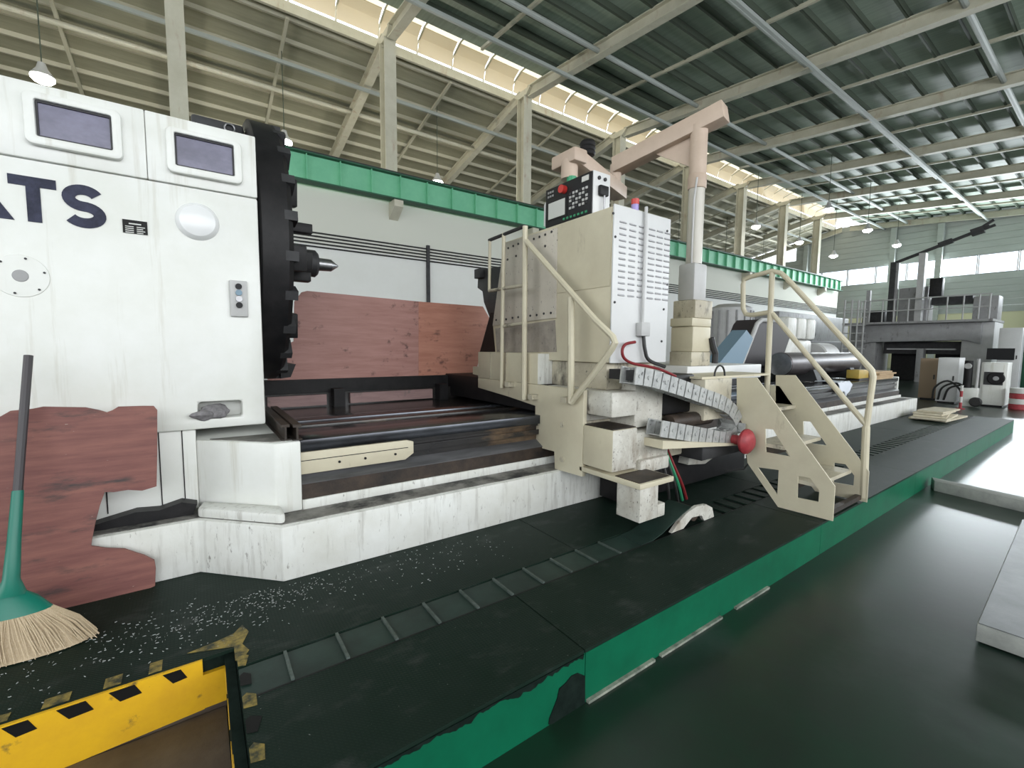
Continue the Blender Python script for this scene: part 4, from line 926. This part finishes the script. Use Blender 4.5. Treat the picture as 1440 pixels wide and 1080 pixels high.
for h_ in (.52, 1.05): MB().tube([(XF-.65, y0+.1, dk+h_), (XF-.65, y1-.1, dk+h_)], .03, 6).build('deck_rail', 'greylt', gt)
y0, y1 = yr(1256, 1297); MB().box(XF+.3, XF+1.4, y0, y1, dk, zz_(402)).build('drive_case', 'grey', gt, bevel=.03)
y0, y1 = yr(1205, 1236); MB().box(XF+.5, XF+1.5, y0, y1, dk, zz_(432)).build('drive_case', 'dkgrey', gt, bevel=.03)
y0, y1 = yr(1360, 1396); MB().box(XF+.5, XF+1.5, y0, y1, dk, zz_(420)).build('drive_case', 'grey', gt, bevel=.03)
y0, y1 = yr(1300, 1358); MB().box(XF+.6, XF+1.4, y0, y1, zz_(428), zz_(418)).build('hose_beam', 'dkgrey', gt)
y0, y1 = yr(1301, 1319); MB().box(XF-.1, XF+.3, y0, y1, zz_(418), zz_(393)).build('control_box', 'black', gt, bevel=.02)
y_ = P(1295, 400, X=XF).y; MB().box(XF-.15, XF+.25, y_-.12, y_+.12, dk, zz_(356)).build('mast', 'greylt', gt)
for px in (1219, 1256): y_ = P(px, 430, X=XF).y; MB().box(XF+.1, XF+.3, y_-.08, y_+.08, dk, zz_(402 if px < 1230 else 365)).build('mast', 'grey', gt)
for px in (1186, 1196, 1205, 1214):
    y_ = P(px, 460, X=XF-1.4).y; MB().tube([(XF-1.4, y_, 0), (XF-1.4, y_, zz_(422, XF-1.4, px))], .04, 6).build('ladder_post', 'greylt', gt)
y0, y1 = yr(1184, 1216, XF-1.4)
for k in range(7): MB().tube([(XF-1.4, y0, 1.2+.38*k), (XF-1.4, y1, 1.2+.38*k)], .03, 6).build('ladder_rung', 'greylt', gt)
bmx = thing('hoist_boom', (XF, 5, 4), 'thin dark hoist boom rising from the portal mill deck towards the gable windows', 'boom')
pb0 = P(1256, 371, X=XF+.2); pb1 = P(1392, 318, X=XF+.2)
MB().beam(pb0, pb1, .12, .12).build('boom_bar', 'dkgrey', bmx)
MB().beam(P(1366, 328, X=XF+.2), P(1384, 322, X=XF+.2), .3, .28).build('hoist_body', 'dkgrey', bmx)
MB().beam(P(1380, 320, X=XF+.2), P(1398, 309, X=XF+.2), .1, .1).build('fork', 'dkgrey', bmx)
MB().beam(P(1382, 323, X=XF+.2), P(1400, 316, X=XF+.2), .1, .1).build('fork', 'dkgrey', bmx)
MB().beam(P(1320, 345, X=XF+.2), P(1340, 338, X=XF+.2), .22, .2).build('trolley', 'dkgrey', bmx)
MB().box(XF, XF+.4, P(1256, 371, X=XF).y-.1, P(1256, 371, X=XF).y+.1, dk, pb0.z+.05).build('stand', 'dkgrey', bmx)
# cabinets in front of the portal mill
XB = 17.6
def cabinet(name, pa, pb, ptop, label, m, X=XB, depth=.7, cat='cabinet'):
    y0, y1 = yr(pa, pb, X); t = thing(name, (X+depth/2, (y0+y1)/2, 0), label, cat)
    z1_ = P((pa+pb)/2, ptop, X=X).z
    MB().box(X, X+depth, y0, y1, .05, z1_).build('body', m, t, bevel=.01)
    MB().box(X+.04, X+depth-.04, y0+.04, y1-.04, 0, .05).build('plinth', 'black', t)
    MB().box(X-.012, X, y0+.04, y1-.04, .1, z1_-.05).build('door', m, t, bevel=.004)
    MB().box(X-.03, X-.012, y0+.08, y0+.11, z1_*.5, z1_*.5+.14).build('handle', 'dkgrey', t)
    return t, y0, y1, z1_
cabinet('carton', 1297, 1324, 504, 'tan box cabinet next to the white cabinet before the portal mill', mat('tan_board', (.30, .22, .15), .7), X=18.4)
t, y0, y1, z1_ = cabinet('hydraulic_cabinet', 1322, 1352, 503, 'plain white cabinet with hoses beside the tan box', 'cab_white')
for k in range(3):
    MB().tube(crom([(XB-.05, y1+.05-.12*k, .1), (XB-.12, y1+.0-.15*k, .45), (XB-.12, y1-.25-.18*k, .66-.05*k), (XB-.1, y1-.5-.12*k, .45), (XB-.05, y1-.6-.1*k, .1)]), .025, 8).build('hose', 'hoseblk', t)
t, y0, y1, z1_ = cabinet('cooling_unit', 1384, 1421, 510, 'white cooling unit with round black fan opening', 'white')
cy_ = (y0+y1)/2-.05
MB().box(XB-.02, XB-.012, y0+.06, y1-.06, .60, .95).build('grille_panel', 'dkgrey', t)
MB().revolve([(-.03, .15), (-.012, .17), (0, .17)], (XB-.02, cy_, .78), 'x', 24).build('fan_ring', 'black', t)
MB().revolve([(-.04, .05), (-.03, .06)], (XB-.02, cy_, .78), 'x', 16).build('fan_hub', 'grey', t)
t = thing('pump_stand', (17.3, 2.65, 0), 'slim black and grey pump stand between the two white units', 'pump')
y0, y1 = yr(1359, 1381, 17.2)
MB().box(17.2, 17.5, y0, y1, 0, .5).build('tank', 'white', t, bevel=.01)
MB().cyl((17.35, (y0+y1)/2+.08, .5), (17.35, (y0+y1)/2+.08, 1.25), .09, 16).build('motor', 'black', t)
MB().cyl((17.35, (y0+y1)/2-.1, .5), (17.35, (y0+y1)/2-.1, 1.3), .035, 10).build('pipe', 'greylt', t)
MB().revolve([(-.03, .07), (0, .08)], (17.25, (y0+y1)/2+.08, 1.1), 'x', 18).build('gauge', 'greylt', t)
MB().revolve([(-.05, .10), (0, .13), (.04, .1)], (17.1, y0, .14), 'x', 20).build('wheel', 'hoseblk', t)
y0, y1 = yr(1424, 1456, 17.2)
t = thing('red_drum', (17.5, (y0+y1)/2, 0), 'red and white striped drum beside the cooling unit', 'drum')
yc_, r_ = (y0+y1)/2, abs(y1-y0)/2
for k, m in enumerate(('red2', 'print', 'red2', 'print')):
    MB().revolve([(0, r_-.01), (.01, r_), (.13, r_), (.14, r_-.01)], (17.5, yc_, .14*k), 'z', 24).build('band', m, t)
t = thing('barrier_post', (17.0, 2.7, 0), 'red and white barrier post on the floor before the pump', 'post')
p = P(1350, 575, Z=0)
for k in range(4): MB().cyl((p.x, p.y, .02+.15*k), (p.x, p.y, .17+.15*k), .03, 12).build('band', 'red2' if k % 2 == 0 else 'print', t)
MB().cyl((p.x, p.y, 0), (p.x, p.y, .02), .09, 16).build('foot', 'red2', t)
p = P(1302, 559, Z=0)
t = thing('orange_pole', (p.x, p.y, 0), 'thin orange pole standing in front of the tan box', 'pole')
MB().cyl((p.x, p.y, .02), (p.x, p.y, 1.0), .03, 10).build('shaft', mat('orange_pole_paint', (.5, .25, .12), .5), t); MB().cyl((p.x, p.y, 0), (p.x, p.y, .02), .12, 16).build('foot', 'dkgrey', t)
t, y0, y1, z1_ = cabinet('control_cabinet', 1404, 1437, 461, 'tall pale control cabinet with dark monitor behind the cooling unit', 'cab_white', X=26)
MB().box(25.94, 25.985, y0+.15, y0+.9, z1_-1.25, z1_-.8).build('monitor', 'panelblk', t)
t, y0, y1, z1_ = cabinet('store_cabinet', 1436, 1475, 466, 'dark green store cabinet at the far gable beside the pale control cabinet', 'greendk', X=27)
# ribbed tank behind the boom post
q = P(1024, 505, Y=9); r_ = .75
t = thing('ribbed_tank', (q.x, 9, 0), 'tall grey ribbed tank standing behind the white boom post', 'tank')
zt_ = P(1024, 428, Y=9).z
MB().revolve([(0.02, r_-.05), (.1, r_), (zt_-.15, r_), (zt_, r_-.3)], (q.x, 9, 0), 'z', 32).build('shell', 'greylt', t)
for k in range(16):
    a = 2*pi*k/16; MB().box(q.x+(r_+.01)*cos(a)-.03, q.x+(r_+.01)*cos(a)+.03, 9+(r_+.01)*sin(a)-.03, 9+(r_+.01)*sin(a)+.03, .15, zt_-.25).build('rib', 'grey', t)
# low dark machines along the wall behind the bed
t = thing('chip_conveyor', (20, 12, 0), 'long dark machine with rails by the white wall beyond the crane beam end', 'machine')
MB().box(24, 34, 10.5, 12.5, 0, 2.0).build('bed', 'dkgrey', t, bevel=.05)
MB().box(26, 36, 11.5, 13, 2.0, 3.6).build('housing', 'grey', t, bevel=.05)
MB().cyl((25, 11.2, 2.4), (29, 11.2, 2.4), .4, 20).build('spindle', 'dkgrey', t)

# swarf flecks on the platform by the headstock
rr = random.Random(31); ch = MB()
for k in range(700):
    if k < 470: x, y = rr.gauss(.1, .32), rr.gauss(2.45, .10)
    else: x, y = rr.uniform(-.7, 1.6), rr.uniform(2.14, 2.54)
    if y > 2.55 and x > -.05: continue
    if y < 2.13 or y > 2.8: continue
    r = rr.uniform(.0012, .0034); t = rr.uniform(0, pi)
    ch.prism([(x+r*1.8*cos(t), y+r*1.8*sin(t)), (x-r*sin(t)*.6, y+r*cos(t)*.6), (x-r*1.8*cos(t), y-r*1.8*sin(t))], 'z', .2402, .242+rr.random()*.002)
o = ch.build('swarf_flecks', mat('pale_swarf', (.30, .32, .31), .6)); o['kind'] = 'stuff'; tag(o, 'pale metal swarf flecks scattered on the platform by the headstock base', 'swarf')
